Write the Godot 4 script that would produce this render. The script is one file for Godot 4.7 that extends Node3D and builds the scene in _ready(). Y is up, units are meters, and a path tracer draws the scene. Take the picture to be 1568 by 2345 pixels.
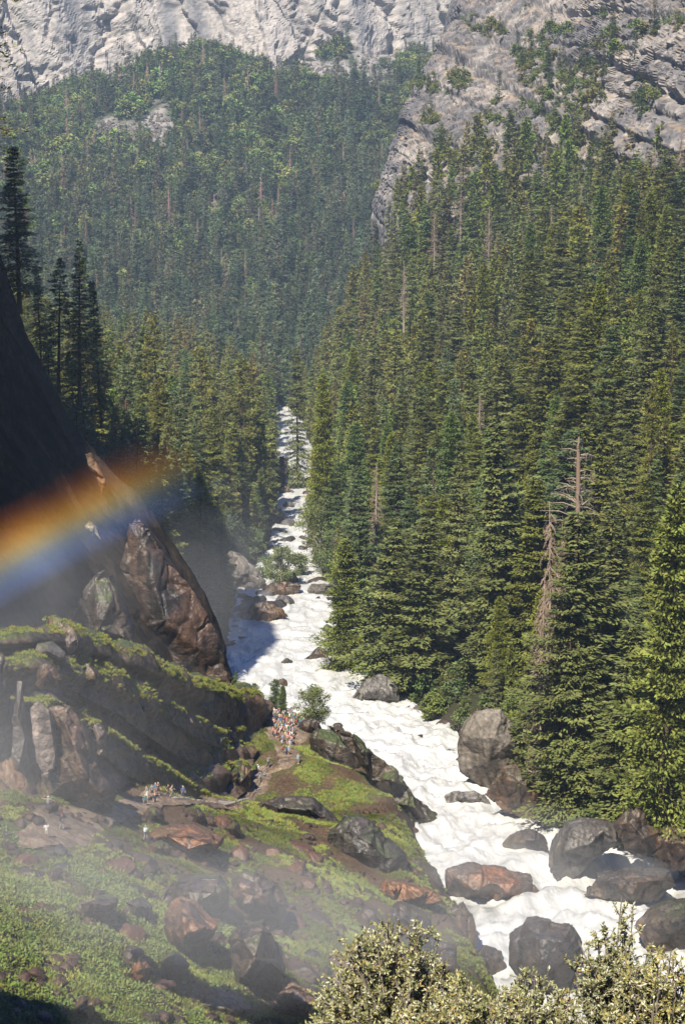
extends Node3D
# A granite canyon seen from the brink of a waterfall: white river, conifer forest, wet mossy slope with hikers, far cliffs.
# y is up, metres; the eye stands at (0, 180, 0) and looks along -z, 11 degrees down.

const EYE := Vector3(0, 180, 0)
const PITCH := 11.0
const FOCAL := 4376.0   # focal length in units of a 1568 x 2345 sketch of the view

class MB:
	var v := PackedVector3Array()
	var c := PackedColorArray()
	var i := PackedInt32Array()
	var n := PackedVector3Array()
	func tri(a: Vector3, b: Vector3, d: Vector3, col: Color) -> void:
		var k := v.size()
		v.append(a); v.append(b); v.append(d)
		c.append(col); c.append(col); c.append(col)
		i.append(k); i.append(k + 1); i.append(k + 2)
	func quad(a: Vector3, b: Vector3, d: Vector3, e: Vector3, col: Color) -> void:
		var k := v.size()
		v.append(a); v.append(b); v.append(d); v.append(e)
		c.append(col); c.append(col); c.append(col); c.append(col)
		i.append(k); i.append(k + 1); i.append(k + 2)
		i.append(k); i.append(k + 2); i.append(k + 3)
	func leaf(p: Vector3, d: Vector3, nr: Vector3, ln: float, wd: float, col: Color) -> void:
		var s := d.cross(nr).normalized() * (wd * 0.5)
		var m := p + d * (ln * 0.45)
		quad(p, m + s, p + d * ln, m - s, col)
	func tube(pts: Array, rads: Array, sides: int, col: Color) -> void:
		var k := v.size()
		for q in pts.size():
			var d: Vector3 = (pts[mini(q + 1, pts.size() - 1)] - pts[maxi(q - 1, 0)]).normalized()
			var s := d.cross(Vector3(0.31, 0.2, 0.93)).normalized()
			var t := s.cross(d)
			for w in sides:
				var a := TAU * w / sides
				v.append(pts[q] + (s * cos(a) + t * sin(a)) * rads[q])
				c.append(col)
		for q in pts.size() - 1:
			for w in sides:
				var a := k + q * sides + w
				var b := k + q * sides + (w + 1) % sides
				i.append(a); i.append(b); i.append(b + sides)
				i.append(a); i.append(b + sides); i.append(a + sides)
	func box(at: Transform3D, size: Vector3, col: Color) -> void:
		var h := size * 0.5
		var f := [[Vector3(1,0,0), Vector3(0,1,0), Vector3(0,0,1)], [Vector3(0,1,0), Vector3(0,0,1), Vector3(1,0,0)], [Vector3(0,0,1), Vector3(1,0,0), Vector3(0,1,0)]]
		for r in f:
			for sg in [-1.0, 1.0]:
				var o: Vector3 = r[0] * h * sg
				var a: Vector3 = r[1] * h
				var b: Vector3 = r[2] * h * sg
				quad(at * (o - a - b), at * (o - a + b), at * (o + a + b), at * (o + a - b), col)
	func smooth() -> void:
		n.resize(v.size())
		n.fill(Vector3.ZERO)
		for t in range(0, i.size(), 3):
			var a := i[t]
			var b := i[t + 1]
			var d := i[t + 2]
			var f := (v[d] - v[a]).cross(v[b] - v[a])
			n[a] += f; n[b] += f; n[d] += f
		for t in n.size():
			n[t] = n[t].normalized() if n[t].length_squared() > 1e-20 else Vector3.UP
	func flip() -> void:
		for t in range(0, i.size(), 3):
			var a := i[t]
			i[t] = i[t + 1]
			i[t + 1] = a
	func mesh(m: Material) -> ArrayMesh:
		var a := []
		a.resize(Mesh.ARRAY_MAX)
		a[Mesh.ARRAY_VERTEX] = v
		a[Mesh.ARRAY_INDEX] = i
		a[Mesh.ARRAY_COLOR] = c
		if n.size() == v.size():
			a[Mesh.ARRAY_NORMAL] = n
		var r := ArrayMesh.new()
		r.add_surface_from_arrays(Mesh.PRIMITIVE_TRIANGLES, a)
		r.surface_set_material(0, m)
		return r

var rng := RandomNumberGenerator.new()
var fbm := FastNoiseLite.new()
var blocks := FastNoiseLite.new()
var ridged := FastNoiseLite.new()
var soft := FastNoiseLite.new()
var cracks := FastNoiseLite.new()
var used := {}
var M := {}
var t_start := 0

func say(what: String) -> void:
	pass

# ---------------------------------------------------------------- names and metas
func numbered(called: String) -> String:
	used[called] = used.get(called, -1) + 1
	return called if used[called] == 0 else "%s_%03d" % [called, used[called]]

func tag(o: Node, label: String, category: String, group := "", kind := "") -> void:
	o.set_meta("label", label)
	if category: o.set_meta("category", category)
	if group: o.set_meta("group", group)
	if kind: o.set_meta("kind", kind)

func put(called: String, m: Mesh, parent: Node = null) -> MeshInstance3D:
	var o := MeshInstance3D.new()
	o.mesh = m
	if parent == null:
		o.name = numbered(called)
		add_child(o)
	else:
		o.name = called
		parent.add_child(o, true)
	return o

func struct(called: String, m: Mesh, label: String) -> MeshInstance3D:
	var o := put(called, m)
	o.set_meta("kind", "structure")
	o.set_meta("label", label)
	return o

func base(called: String, at: Vector3, turn := 0.0) -> Node3D:
	var o := Node3D.new()
	o.name = numbered(called)
	o.position = at
	o.rotation.y = turn
	add_child(o)
	return o

func rnd(a: float, b: float) -> float:
	return rng.randf_range(a, b)

# ---------------------------------------------------------------- from the sketch to the place
func look(px: float, py: float) -> Vector3:
	var a := deg_to_rad(PITCH)
	var f := Vector3(0, -sin(a), -cos(a))
	var u := Vector3(0, cos(a), -sin(a))
	return f + Vector3.RIGHT * ((px - 784.0) / FOCAL) + u * ((1172.5 - py) / FOCAL)

func at_depth(px: float, py: float, z: float) -> Vector3:
	var d := look(px, py)
	return EYE + d * (z / -d.z)

func sketch(p: Vector3) -> Vector2:
	var a := deg_to_rad(PITCH)
	var r := p - EYE
	var f := r.dot(Vector3(0, -sin(a), -cos(a)))
	return Vector2(784.0 + FOCAL * r.x / f, 1172.5 - FOCAL * r.dot(Vector3(0, cos(a), -sin(a))) / f)

# ---------------------------------------------------------------- the lie of the land
var rz := PackedFloat32Array([150, 200, 238, 270, 305, 362, 431, 530, 667, 857, 1145, 1400, 3000])
var ry := PackedFloat32Array([76, 74, 73, 72, 69, 63, 57, 48, 38, 28, 17, 12, 5])
var bank_l := PackedVector2Array()   # x = z, y = x of the left bank
var bank_r := PackedVector2Array()
var ctl := PackedVector2Array()
var ctl_h := PackedFloat32Array()
var ctl_w := PackedFloat64Array()
var gx := PackedFloat32Array()
var gz := PackedFloat32Array()
var gh := PackedFloat32Array()

func lookup(xs: PackedFloat32Array, ys: PackedFloat32Array, x: float) -> float:
	var k := clampi(xs.bsearch(x), 1, xs.size() - 1)
	var t := clampf((x - xs[k - 1]) / (xs[k] - xs[k - 1]), 0, 1)
	return lerpf(ys[k - 1], ys[k], t)

func river_y(z: float) -> float:
	return lookup(rz, ry, z)

func on_river(px: float, py: float) -> Vector3:
	var d := look(px, py)
	var z := 160.0
	while z < 2500.0:
		var p := EYE + d * (z / -d.z)
		if p.y < river_y(z):
			return p
		z += 1.0
	return EYE + d * (2500.0 / -d.z)

func bank(b: PackedVector2Array, z: float) -> float:
	if z <= b[0].x: return b[0].y
	for k in range(1, b.size()):
		if z <= b[k].x:
			return lerpf(b[k - 1].y, b[k].y, (z - b[k - 1].x) / maxf(b[k].x - b[k - 1].x, 0.01))
	return b[b.size() - 1].y

func solve_ground() -> void:
	var n := ctl.size()
	var a := []
	for r in n:
		var row := PackedFloat64Array()
		row.resize(n + 1)
		for k in n:
			row[k] = ctl[r].distance_to(ctl[k]) * 0.01
		row[r] -= 0.02
		row[n] = ctl_h[r]
		a.append(row)
	for p in n:
		var best := p
		for r in range(p + 1, n):
			if absf(a[r][p]) > absf(a[best][p]): best = r
		var sw: PackedFloat64Array = a[p]
		a[p] = a[best]
		a[best] = sw
		var prow: PackedFloat64Array = a[p]
		for r in range(p + 1, n):
			var row: PackedFloat64Array = a[r]
			var f := row[p] / prow[p]
			if f == 0.0: continue
			for k in range(p, n + 1):
				row[k] -= f * prow[k]
			a[r] = row
	ctl_w.resize(n)
	for r in range(n - 1, -1, -1):
		var s: float = a[r][n]
		for k in range(r + 1, n):
			s -= a[r][k] * ctl_w[k]
		ctl_w[r] = s / a[r][r]

func raw_ground(x: float, z: float) -> float:   # z is the distance ahead
	var h := 0.0
	var q := Vector2(x, z)
	for k in ctl.size():
		h += ctl_w[k] * q.distance_to(ctl[k]) * 0.01
	var l := bank(bank_l, z)
	var r := bank(bank_r, z)
	var out := maxf(l - x, x - r)
	var w := river_y(z)
	h += fbm.get_noise_2d(x * 3.0, z * 3.0) * 2.2 + fbm.get_noise_2d(x * 14.0, z * 14.0) * 0.7
	if z > 130.0:
		h = lerpf(w - 1.5, maxf(h, w + 0.5), maxf(smoothstep(-0.5, 6.0 + z * 0.004, out), smoothstep(1150.0, 1290.0, z)))
	return h

func ground(x: float, z: float) -> float:
	var a := clampi(gx.bsearch(x), 1, gx.size() - 1)
	var b := clampi(gz.bsearch(z), 1, gz.size() - 1)
	var s := clampf((x - gx[a - 1]) / (gx[a] - gx[a - 1]), 0, 1)
	var t := clampf((z - gz[b - 1]) / (gz[b] - gz[b - 1]), 0, 1)
	var w := gx.size()
	return lerpf(lerpf(gh[(b - 1) * w + a - 1], gh[(b - 1) * w + a], s), lerpf(gh[b * w + a - 1], gh[b * w + a], s), t)

func on_ground(px: float, py: float, from := 120.0) -> Vector3:
	var d := look(px, py)
	var z := from
	while z < 2600.0:
		var p := EYE + d * (z / -d.z)
		if p.y < ground(p.x, z):
			z -= 0.75
			return EYE + d * (z / -d.z)
		z += 1.5
	return EYE + d * (2600.0 / -d.z)

func site(x: float, z: float) -> Vector3:
	return Vector3(x, ground(x, z), -z)

# ---------------------------------------------------------------- materials
func noise_tex(freq: float, low: float, high: float, seed_: int, kind := FastNoiseLite.TYPE_SIMPLEX_SMOOTH, oct := 5, size := 512, cell := -1) -> NoiseTexture2D:
	var n := FastNoiseLite.new()
	n.noise_type = kind
	n.seed = seed_
	n.frequency = freq
	n.fractal_octaves = oct
	if cell >= 0:
		n.cellular_return_type = cell
	var t := NoiseTexture2D.new()
	t.width = size
	t.height = size
	t.seamless = true
	t.noise = n
	var g := Gradient.new()
	g.set_color(0, Color(low, low, low))
	g.set_color(1, Color(high, high, high))
	t.color_ramp = g
	return t

func rock_mat(called: String, tile: float, tex: Texture2D, bump: Texture2D, depth_cm: float, rough: float, spec := 0.4) -> StandardMaterial3D:
	var m := StandardMaterial3D.new()
	m.resource_name = called
	m.vertex_color_use_as_albedo = true
	m.albedo_texture = tex
	m.roughness = rough
	m.metallic_specular = spec
	m.uv1_triplanar = true
	m.uv1_world_triplanar = true
	m.uv1_scale = Vector3.ONE / tile
	m.heightmap_enabled = true
	m.heightmap_texture = bump
	m.heightmap_scale = depth_cm
	M[called] = m
	return m

func leaf_mat(called: String, tint: Color, through := 0.25) -> StandardMaterial3D:
	var m := StandardMaterial3D.new()
	m.resource_name = called
	m.vertex_color_use_as_albedo = true
	m.albedo_color = tint
	m.roughness = 0.6
	m.metallic_specular = 0.3
	m.backlight_enabled = true
	m.backlight = Color(through, through, through * 0.6)
	M[called] = m
	return m

func plain_mat(called: String, col: Color, rough := 0.85) -> StandardMaterial3D:
	if M.has(called): return M[called]
	var m := StandardMaterial3D.new()
	m.resource_name = called
	m.albedo_color = col.linear_to_srgb()
	m.roughness = rough
	M[called] = m
	return m

# ---------------------------------------------------------------- curved rock sheets
func cat(a: Vector3, b: Vector3, c: Vector3, d: Vector3, t: float) -> Vector3:
	return b.cubic_interpolate(c, a, d, t)

func along(row: Array, t: float) -> Vector3:
	var f := clampf(t, 0, 1) * (row.size() - 1)
	var k := mini(int(f), row.size() - 2)
	return cat(row[maxi(k - 1, 0)], row[k], row[k + 1], row[mini(k + 2, row.size() - 1)], f - k)

# rows of points, each from left to right; shift(p, n, u, v) -> offset along n ; paint(p, n, u, v) -> colour
func sheet(rows: Array, nu: int, nv: int, facing: Vector3, shift: Callable, paint: Callable, crisp := false) -> MB:
	var mb := MB.new()
	for b in nv + 1:
		var fv := float(b) / nv * (rows.size() - 1)
		var k := mini(int(fv), rows.size() - 2)
		for a in nu + 1:
			var u := float(a) / nu
			if crisp: mb.v.append(along(rows[k], u).lerp(along(rows[k + 1], u), fv - k))
			else: mb.v.append(cat(along(rows[maxi(k - 1, 0)], u), along(rows[k], u), along(rows[k + 1], u), along(rows[mini(k + 2, rows.size() - 1)], u), fv - k))
	var w := nu + 1
	for b in nv:
		for a in nu:
			var p := b * w + a
			mb.i.append(p); mb.i.append(p + 1); mb.i.append(p + w + 1)
			mb.i.append(p); mb.i.append(p + w + 1); mb.i.append(p + w)
	mb.smooth()
	var s := Vector3.ZERO
	for q in mb.n: s += q
	if s.dot(facing) < 0:
		mb.flip()
		mb.smooth()
	for q in mb.v.size():
		mb.v[q] += mb.n[q] * shift.call(mb.v[q], mb.n[q], float(q % w) / nu, float(q / w) / nv)
	mb.smooth()
	mb.c.resize(mb.v.size())
	for q in mb.v.size():
		mb.c[q] = paint.call(mb.v[q], mb.n[q], float(q % w) / nu, float(q / w) / nv)
	return mb

func crag(p: Vector3, big: float, size: float, lean := 0.35) -> float:   # broken blocks, leaning joints
	var q := Vector3(p.x + p.y * lean, p.y * 0.38, p.z) / size
	var d := blocks.get_noise_3dv(q * 100.0) * 0.55
	d += blocks.get_noise_3dv(q * 260.0 + Vector3(31, 7, 3)) * 0.25
	d += ridged.get_noise_3dv(q * 90.0) * 0.35
	d += fbm.get_noise_3dv(q * 60.0) * 0.5
	return d * big

# slabs split by joints: smooth faces, steps between them, narrow clefts
func slabs(a: float, b: float, step: float, swell: float, cleft: float) -> float:
	var w := soft.get_noise_2d(a * 0.7 + 300.0, b * 0.7) * 22.0
	var v := soft.get_noise_2d(a * 0.7, b * 0.7 + 700.0) * 14.0
	var d := blocks.get_noise_2d(a + w, b + v) * step + blocks.get_noise_2d((a + w) * 2.6 + 70.0, (b + v) * 2.9) * step * 0.34
	d += soft.get_noise_2d(a * 0.8, b * 0.8) * swell + soft.get_noise_2d(a * 2.4, b * 2.4 + 55.0) * swell * 0.22
	d -= cleft * (1.0 - smoothstep(0.0, 0.16, cracks.get_noise_2d(a + w, b + v) + 1.0))
	d -= cleft * 0.35 * (1.0 - smoothstep(0.0, 0.16, cracks.get_noise_2d((a + w) * 2.6 + 70.0, (b + v) * 2.9) + 1.0))
	return d

# long joints across a face: [offset, slope, half width, depth, step across it]
func joints(list: Array, a: float, b: float) -> float:
	var d := 0.0
	for q in list:
		var x: float = a - q[0] - q[1] * b
		if absf(x) > 60.0: continue
		x += soft.get_noise_2d(b * 2.0 + q[0] * 7.0, q[0] * 3.0) * q[2] * 1.6 + soft.get_noise_2d(b * 9.0 + q[0] * 7.0, q[0] * 3.0) * q[2] * 0.7
		var w: float = q[2]
		d -= q[3] * exp(-x * x / (w * w))
		d += q[4] * clampf(x / (w * 1.5), -1.0, 1.0) * exp(-absf(x) / 26.0)
	return d

func mixc(a: Color, b: Color, t: float) -> Color:
	return a.lerp(b, clampf(t, 0, 1))

# ---------------------------------------------------------------- rocks
func rock_colour(p: Vector3, n: Vector3, col: Color, second: Color, share: float, moss: float) -> Color:
	var t := fbm.get_noise_3dv(p * 9.0) * 1.6 + fbm.get_noise_3dv(Vector3(p.x * 40.0, p.y * 8.0, p.z * 40.0)) * 0.8
	var c := mixc(col, second, 0.5 + t * 0.9 - (0.5 - share))
	c = c * (1.0 + fbm.get_noise_3dv(p * 60.0) * 0.5 + fbm.get_noise_3dv(p * 160.0) * 0.55)
	var streak := fbm.get_noise_2d(p.x * 55.0 + p.z * 40.0, p.y * 5.0)
	if n.y < 0.6: c = c * (1.0 - clampf(streak * 1.4, -0.25, 0.5))
	if moss > 0.0 and n.y > 0.55:
		c = mixc(c, Color(0.085, 0.105, 0.03), (n.y - 0.55) * 5.0 * (0.5 + fbm.get_noise_3dv(p * 12.0) * 1.6) * moss)
	return Color(clampf(c.r, 0.004, 0.9), clampf(c.g, 0.004, 0.9), clampf(c.b, 0.004, 0.9))

# a boulder whose front outline is given in the sketch, at a real distance, with real thickness;
# inner = [px, py, metres it stands forward of the outline's plane]
func outline_rock(called: String, label: String, pts: Array, inner: Array, z: float, back: float, look_of: Array, mat: String, cell := 0.6, rough := 0.35, group := "boulders", sink := 0.0) -> MeshInstance3D:
	var poly := PackedVector2Array()
	var low := Vector2.ZERO
	var mid := Vector2.ZERO
	for q in pts:
		poly.append(Vector2(q[0], q[1]))
		mid += Vector2(q[0], q[1]) / pts.size()
		if q[1] > low.y: low = Vector2(q[0], q[1])
	if z <= 0.0:
		z = -on_ground(mid.x, low.y - 4.0).z if z == 0.0 else -on_river(mid.x, low.y - 4.0).z
	var all := poly.duplicate()
	var v: Array[Vector3] = []
	for q in pts:
		v.append(at_depth(q[0], q[1], q[2] if q.size() > 2 else z))
	for q in inner:
		all.append(Vector2(q[0], q[1]))
		v.append(at_depth(q[0], q[1], (q[3] if q.size() > 3 else z) - q[2]))
	var ids := Geometry2D.triangulate_delaunay(all)
	var tris: Array[Vector3i] = []
	for t in range(0, ids.size(), 3):
		var a := ids[t]
		var b := ids[t + 1]
		var c := ids[t + 2]
		if Geometry2D.is_point_in_polygon((all[a] + all[b] + all[c]) / 3.0, poly):
			var f := (v[c] - v[a]).cross(v[b] - v[a])
			tris.append(Vector3i(a, b, c) if f.z > 0 else Vector3i(a, c, b))
	# the back: a smaller ring behind, and one point behind that
	var heart := Vector3.ZERO
	for k in poly.size(): heart += v[k] / poly.size()
	var n0 := v.size()
	for k in poly.size():
		v.append(heart + (v[k] - heart) * 0.86 + Vector3(rng.randf_range(-0.1, 0.1) * back, -0.12 * back, -back * rng.randf_range(0.45, 0.6)))
	v.append(heart + Vector3(0, -0.3 * back, -back))
	var ring := poly.size()
	var ccw := not Geometry2D.is_polygon_clockwise(poly)
	for k in ring:
		var k2 := (k + 1) % ring
		for t in [Vector3i(k, k2, n0 + k2), Vector3i(k, n0 + k2, n0 + k), Vector3i(n0 + k, n0 + k2, v.size() - 1)]:
			var f := (v[t.z] - v[t.x]).cross(v[t.y] - v[t.x])
			var ctr: Vector3 = (v[t.x] + v[t.y] + v[t.z]) / 3.0
			tris.append(t if f.dot(ctr - (heart + Vector3(0, 0, -back * 0.4))) > 0 else Vector3i(t.x, t.z, t.y))
	# divide until edges are about one cell
	var longest := 0.0
	for t in tris: longest = maxf(longest, v[t.x].distance_to(v[t.y]))
	var rounds := clampi(int(ceil(log(longest / cell) / log(2.0))), 1, 5)
	while tris.size() * pow(4, rounds) > 40000: rounds -= 1
	for r in rounds:
		var half := {}
		var more: Array[Vector3i] = []
		for t in tris:
			var m := [0, 0, 0]
			var e := [t.x, t.y, t.z]
			for k in 3:
				var a: int = mini(e[k], e[(k + 1) % 3])
				var b: int = maxi(e[k], e[(k + 1) % 3])
				var key := a * 1000000 + b
				if not half.has(key):
					half[key] = v.size()
					v.append((v[a] + v[b]) * 0.5)
				m[k] = half[key]
			more.append(Vector3i(t.x, m[0], m[2]))
			more.append(Vector3i(m[0], t.y, m[1]))
			more.append(Vector3i(m[2], m[1], t.z))
			more.append(Vector3i(m[0], m[1], m[2]))
		tris = more
	var mb := MB.new()
	for p in v: mb.v.append(p)
	for t in tris:
		mb.i.append(t.x); mb.i.append(t.y); mb.i.append(t.z)
	mb.smooth()
	for k in mb.v.size():
		var p := mb.v[k]
		var q := p / (rough * 9.0)
		var d := fbm.get_noise_3dv(q * 70.0) * 0.55 + blocks.get_noise_3dv(q * 60.0) * 0.6 + blocks.get_noise_3dv(q * 150.0) * 0.25 + fbm.get_noise_3dv(p * 45.0) * 0.2 + fbm.get_noise_3dv(p * 120.0) * 0.22
		d -= 0.9 * (1.0 - smoothstep(0.0, 0.13, cracks.get_noise_3dv(Vector3(p.x, p.y * 0.6, p.z) * 26.0) + 1.0))
		mb.v[k] = p + mb.n[k] * d * rough
	mb.smooth()
	mb.c.resize(mb.v.size())
	for k in mb.v.size():
		mb.c[k] = rock_colour(mb.v[k], mb.n[k], look_of[0], look_of[1], look_of[2], look_of[3])
	var foot := Vector3(heart.x, 0, heart.z)
	foot.y = mb.v[0].y
	for p in mb.v: foot.y = minf(foot.y, p.y)
	for k in mb.v.size(): mb.v[k] -= foot
	var o := put(called, mb.mesh(M[mat]))
	o.position = foot - Vector3(0, sink, 0)
	tag(o, label, "rock" if called != "boulder" else "boulder", group)
	return o

# a loose boulder: a ball cut by planes
func loose_boulder(s: int, subdiv: int) -> MB:
	var r := RandomNumberGenerator.new()
	r.seed = s
	var planes := []
	for k in 9 + s % 4:
		var d := Vector3(r.randfn(), r.randfn(), r.randfn()).normalized()
		planes.append([d, r.randf_range(0.55, 0.95)])
	var sq := Vector3(r.randf_range(0.8, 1.25), r.randf_range(0.55, 0.85), r.randf_range(0.8, 1.2))
	var mb := MB.new()
	var n := subdiv
	for f in 6:
		var k0 := mb.v.size()
		for a in n + 1:
			for b in n + 1:
				var s1 := tan((float(a) / n - 0.5) * PI * 0.5)
				var s2 := tan((float(b) / n - 0.5) * PI * 0.5)
				var p: Vector3 = [Vector3(1, s1, s2), Vector3(-1, s2, s1), Vector3(s2, 1, s1), Vector3(s1, -1, s2), Vector3(s1, s2, 1), Vector3(s2, s1, -1)][f]
				p = p.normalized()
				var m := 1.0
				for q in planes:
					var g: float = p.dot(q[0])
					if g > 0.05: m = minf(m, q[1] / g)
				p = p * m * sq
				mb.v.append(p * (1.0 + fbm.get_noise_3dv(p * 90.0 + Vector3(s, 0, 0)) * 0.07 + fbm.get_noise_3dv(p * 320.0) * 0.05))
		for a in n:
			for b in n:
				var q := k0 + a * (n + 1) + b
				mb.i.append(q); mb.i.append(q + 1); mb.i.append(q + n + 2)
				mb.i.append(q); mb.i.append(q + n + 2); mb.i.append(q + n + 1)
	mb.smooth()
	var t := 0.0
	for k in mb.v.size(): t += mb.n[k].dot(mb.v[k].normalized())
	if t < 0:
		mb.flip()
		mb.smooth()
	mb.c.resize(mb.v.size())
	for k in mb.v.size():
		var w := 0.9 + 0.7 * fbm.get_noise_3dv(mb.v[k] * 60.0) + 0.6 * fbm.get_noise_3dv(mb.v[k] * 260.0)
		mb.c[k] = Color(w, w * 0.98, w * 0.95)
	return mb

# ---------------------------------------------------------------- trees
const BARK := Color(0.085, 0.06, 0.045)

# style: 0 layered fir, 1 dense cedar with upright sprays, 2 open pine with tufts at the bough ends
func conifer(s: int, h: float, rad: float, start: float, gap: float, per: int, clump: float, dens: float, style: int, col: Color) -> Array:
	var r := RandomNumberGenerator.new()
	r.seed = s
	var trunk := MB.new()
	var crown := MB.new()
	var lean := Vector3(r.randf_range(-0.02, 0.02), 0, r.randf_range(-0.02, 0.02)) * h
	trunk.tube([Vector3(0, -3, 0), Vector3(0, h * 0.02, 0), lean * 0.3 + Vector3(0, h * 0.4, 0), lean + Vector3(0, h * 0.98, 0)], [h * 0.017, h * 0.0135, h * 0.009, 0.03], 7, BARK)
	var y := start * h
	var lop := r.randf() * TAU
	var taper := r.randf_range(0.66, 0.92) if style == 0 else r.randf_range(0.5, 0.75)
	var sectors := PackedFloat32Array()
	for k in 40: sectors.append(r.randf_range(0.62, 1.22))
	while y < h * 0.992:
		var t := (y - start * h) / (h - start * h)
		var reach := rad * pow(1.0 - t, taper) * r.randf_range(0.78, 1.1)
		if t < 0.14: reach *= 0.6 + 0.4 * t / 0.14
		reach += 0.25
		for k in per:
			if r.randf() < 0.16: continue
			var a := r.randf() * TAU
			var l := reach * r.randf_range(0.55, 1.12) * (1.0 + 0.16 * cos(a - lop)) * sectors[(int(a / TAU * 5.0) + int(t * 7.0) * 5) % 40]
			var el := lerpf(-0.28, 0.55, pow(t, 1.4)) + r.randf_range(-0.14, 0.14)
			if style == 1: el += 0.12
			var out := Vector3(cos(a), 0, sin(a))
			var side := Vector3(-sin(a), 0, cos(a))
			var o := lean * (y / h) + Vector3(0, y, 0)
			var sag := r.randf_range(0.05, 0.13) * l
			if l > 1.0 and clump < 1.3:
				trunk.tube([o, o + out * l * 0.5 * cos(el) + Vector3(0, l * 0.5 * sin(el) - sag * 0.4, 0), o + out * l * 0.92 * cos(el) + Vector3(0, l * 0.92 * sin(el) - sag * 0.6, 0)], [0.03 + l * 0.012, 0.03, 0.01], 3, BARK)
			var tone := r.randf_range(0.66, 1.26)
			var cnt := int(l * dens * r.randf_range(0.8, 1.2)) + 2
			for q in cnt:
				var f := pow(r.randf(), 0.75)
				if style == 2: f = 0.45 + 0.55 * f
				var lat := r.randf_range(-1, 1)
				var wide := 0.34 * l * (1.0 - f * 0.85) + 0.12 * l * f + 0.15
				var p := o + out * (f * l * cos(el)) + Vector3(0, f * l * sin(el) - sag * 4.0 * f * f * (1.0 - f * 0.75), 0) + side * (lat * wide)
				p.y += r.randf_range(-0.5, 0.2) * clump
				var d := (out * r.randf_range(0.3, 1.0) + side * (lat * 1.1) + Vector3(0, r.randf_range(-0.45, 0.25), 0))
				var nr := Vector3(r.randf_range(-0.34, 0.34), 1, r.randf_range(-0.34, 0.34)) + out * 0.4
				if style == 1:
					d = out * r.randf_range(0.2, 0.8) + side * lat * 0.6 + Vector3(0, r.randf_range(-0.5, 0.7), 0)
					nr = Vector3(r.randfn(), r.randfn() + 0.4, r.randfn())
				elif style == 2:
					d = Vector3(r.randfn(), r.randfn() * 0.6 + 0.3, r.randfn()) + out * 0.5
					nr = Vector3(r.randfn(), r.randfn(), r.randfn())
				d = d.normalized()
				var w := tone * r.randf_range(0.86, 1.16)
				var c := Color(col.r * w * r.randf_range(0.9, 1.15), col.g * w, col.b * w)
				crown.leaf(p, d, nr.normalized(), clump * r.randf_range(0.7, 1.25), clump * r.randf_range(0.34, 0.55), c)
		y += gap * r.randf_range(0.65, 1.35) * (1.0 - 0.45 * t)
	return [trunk, crown]

func broadleaf(s: int, h: float, rad: float, leaf: float, blobs: int, each: int, col: Color, low := 0.3) -> Array:
	var r := RandomNumberGenerator.new()
	r.seed = s
	var trunk := MB.new()
	var crown := MB.new()
	var bark := Color(0.16, 0.14, 0.115)
	var stems := 1 + s % 3
	for k in stems:
		var top := Vector3(r.randf_range(-0.2, 0.2) * rad, h * 0.8, r.randf_range(-0.2, 0.2) * rad)
		trunk.tube([Vector3(k * 0.25, -1, 0), Vector3(k * 0.3, h * 0.2, 0.1), top * 0.6, top], [h * 0.02, h * 0.015, h * 0.011, 0.03], 6, bark)
	for b in blobs:
		var a := r.randf() * TAU
		var f := pow(r.randf(), 0.6)
		var yy := r.randf_range(low, 0.97)
		var env := sqrt(maxf(0.04, 1.0 - pow((yy - low) / (1.0 - low) * 1.7 - 0.7, 2.0)))
		var c := Vector3(cos(a) * rad * f * env, h * yy, sin(a) * rad * f * env)
		var br := rad * r.randf_range(0.22, 0.4)
		trunk.tube([Vector3(0, h * maxf(0.15, yy - 0.3), 0), c * Vector3(0.55, 1, 0.55) - Vector3(0, br * 0.6, 0), c], [h * 0.007, h * 0.004, 0.015], 4, bark)
		var tone := r.randf_range(0.75, 1.25)
		for q in each:
			var d := Vector3(r.randfn(), r.randfn() * 0.75, r.randfn())
			d = d.normalized() * pow(r.randf(), 0.4)
			var w := tone * r.randf_range(0.75, 1.25)
			crown.leaf(c + d * br, Vector3(r.randfn(), r.randfn() * 0.5, r.randfn()).normalized(), Vector3(r.randfn() * 0.7, 1, r.randfn() * 0.7).normalized(), leaf * r.randf_range(0.7, 1.3), leaf * r.randf_range(0.5, 0.8), Color(col.r * w, col.g * w, col.b * w))
	return [trunk, crown]

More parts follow.
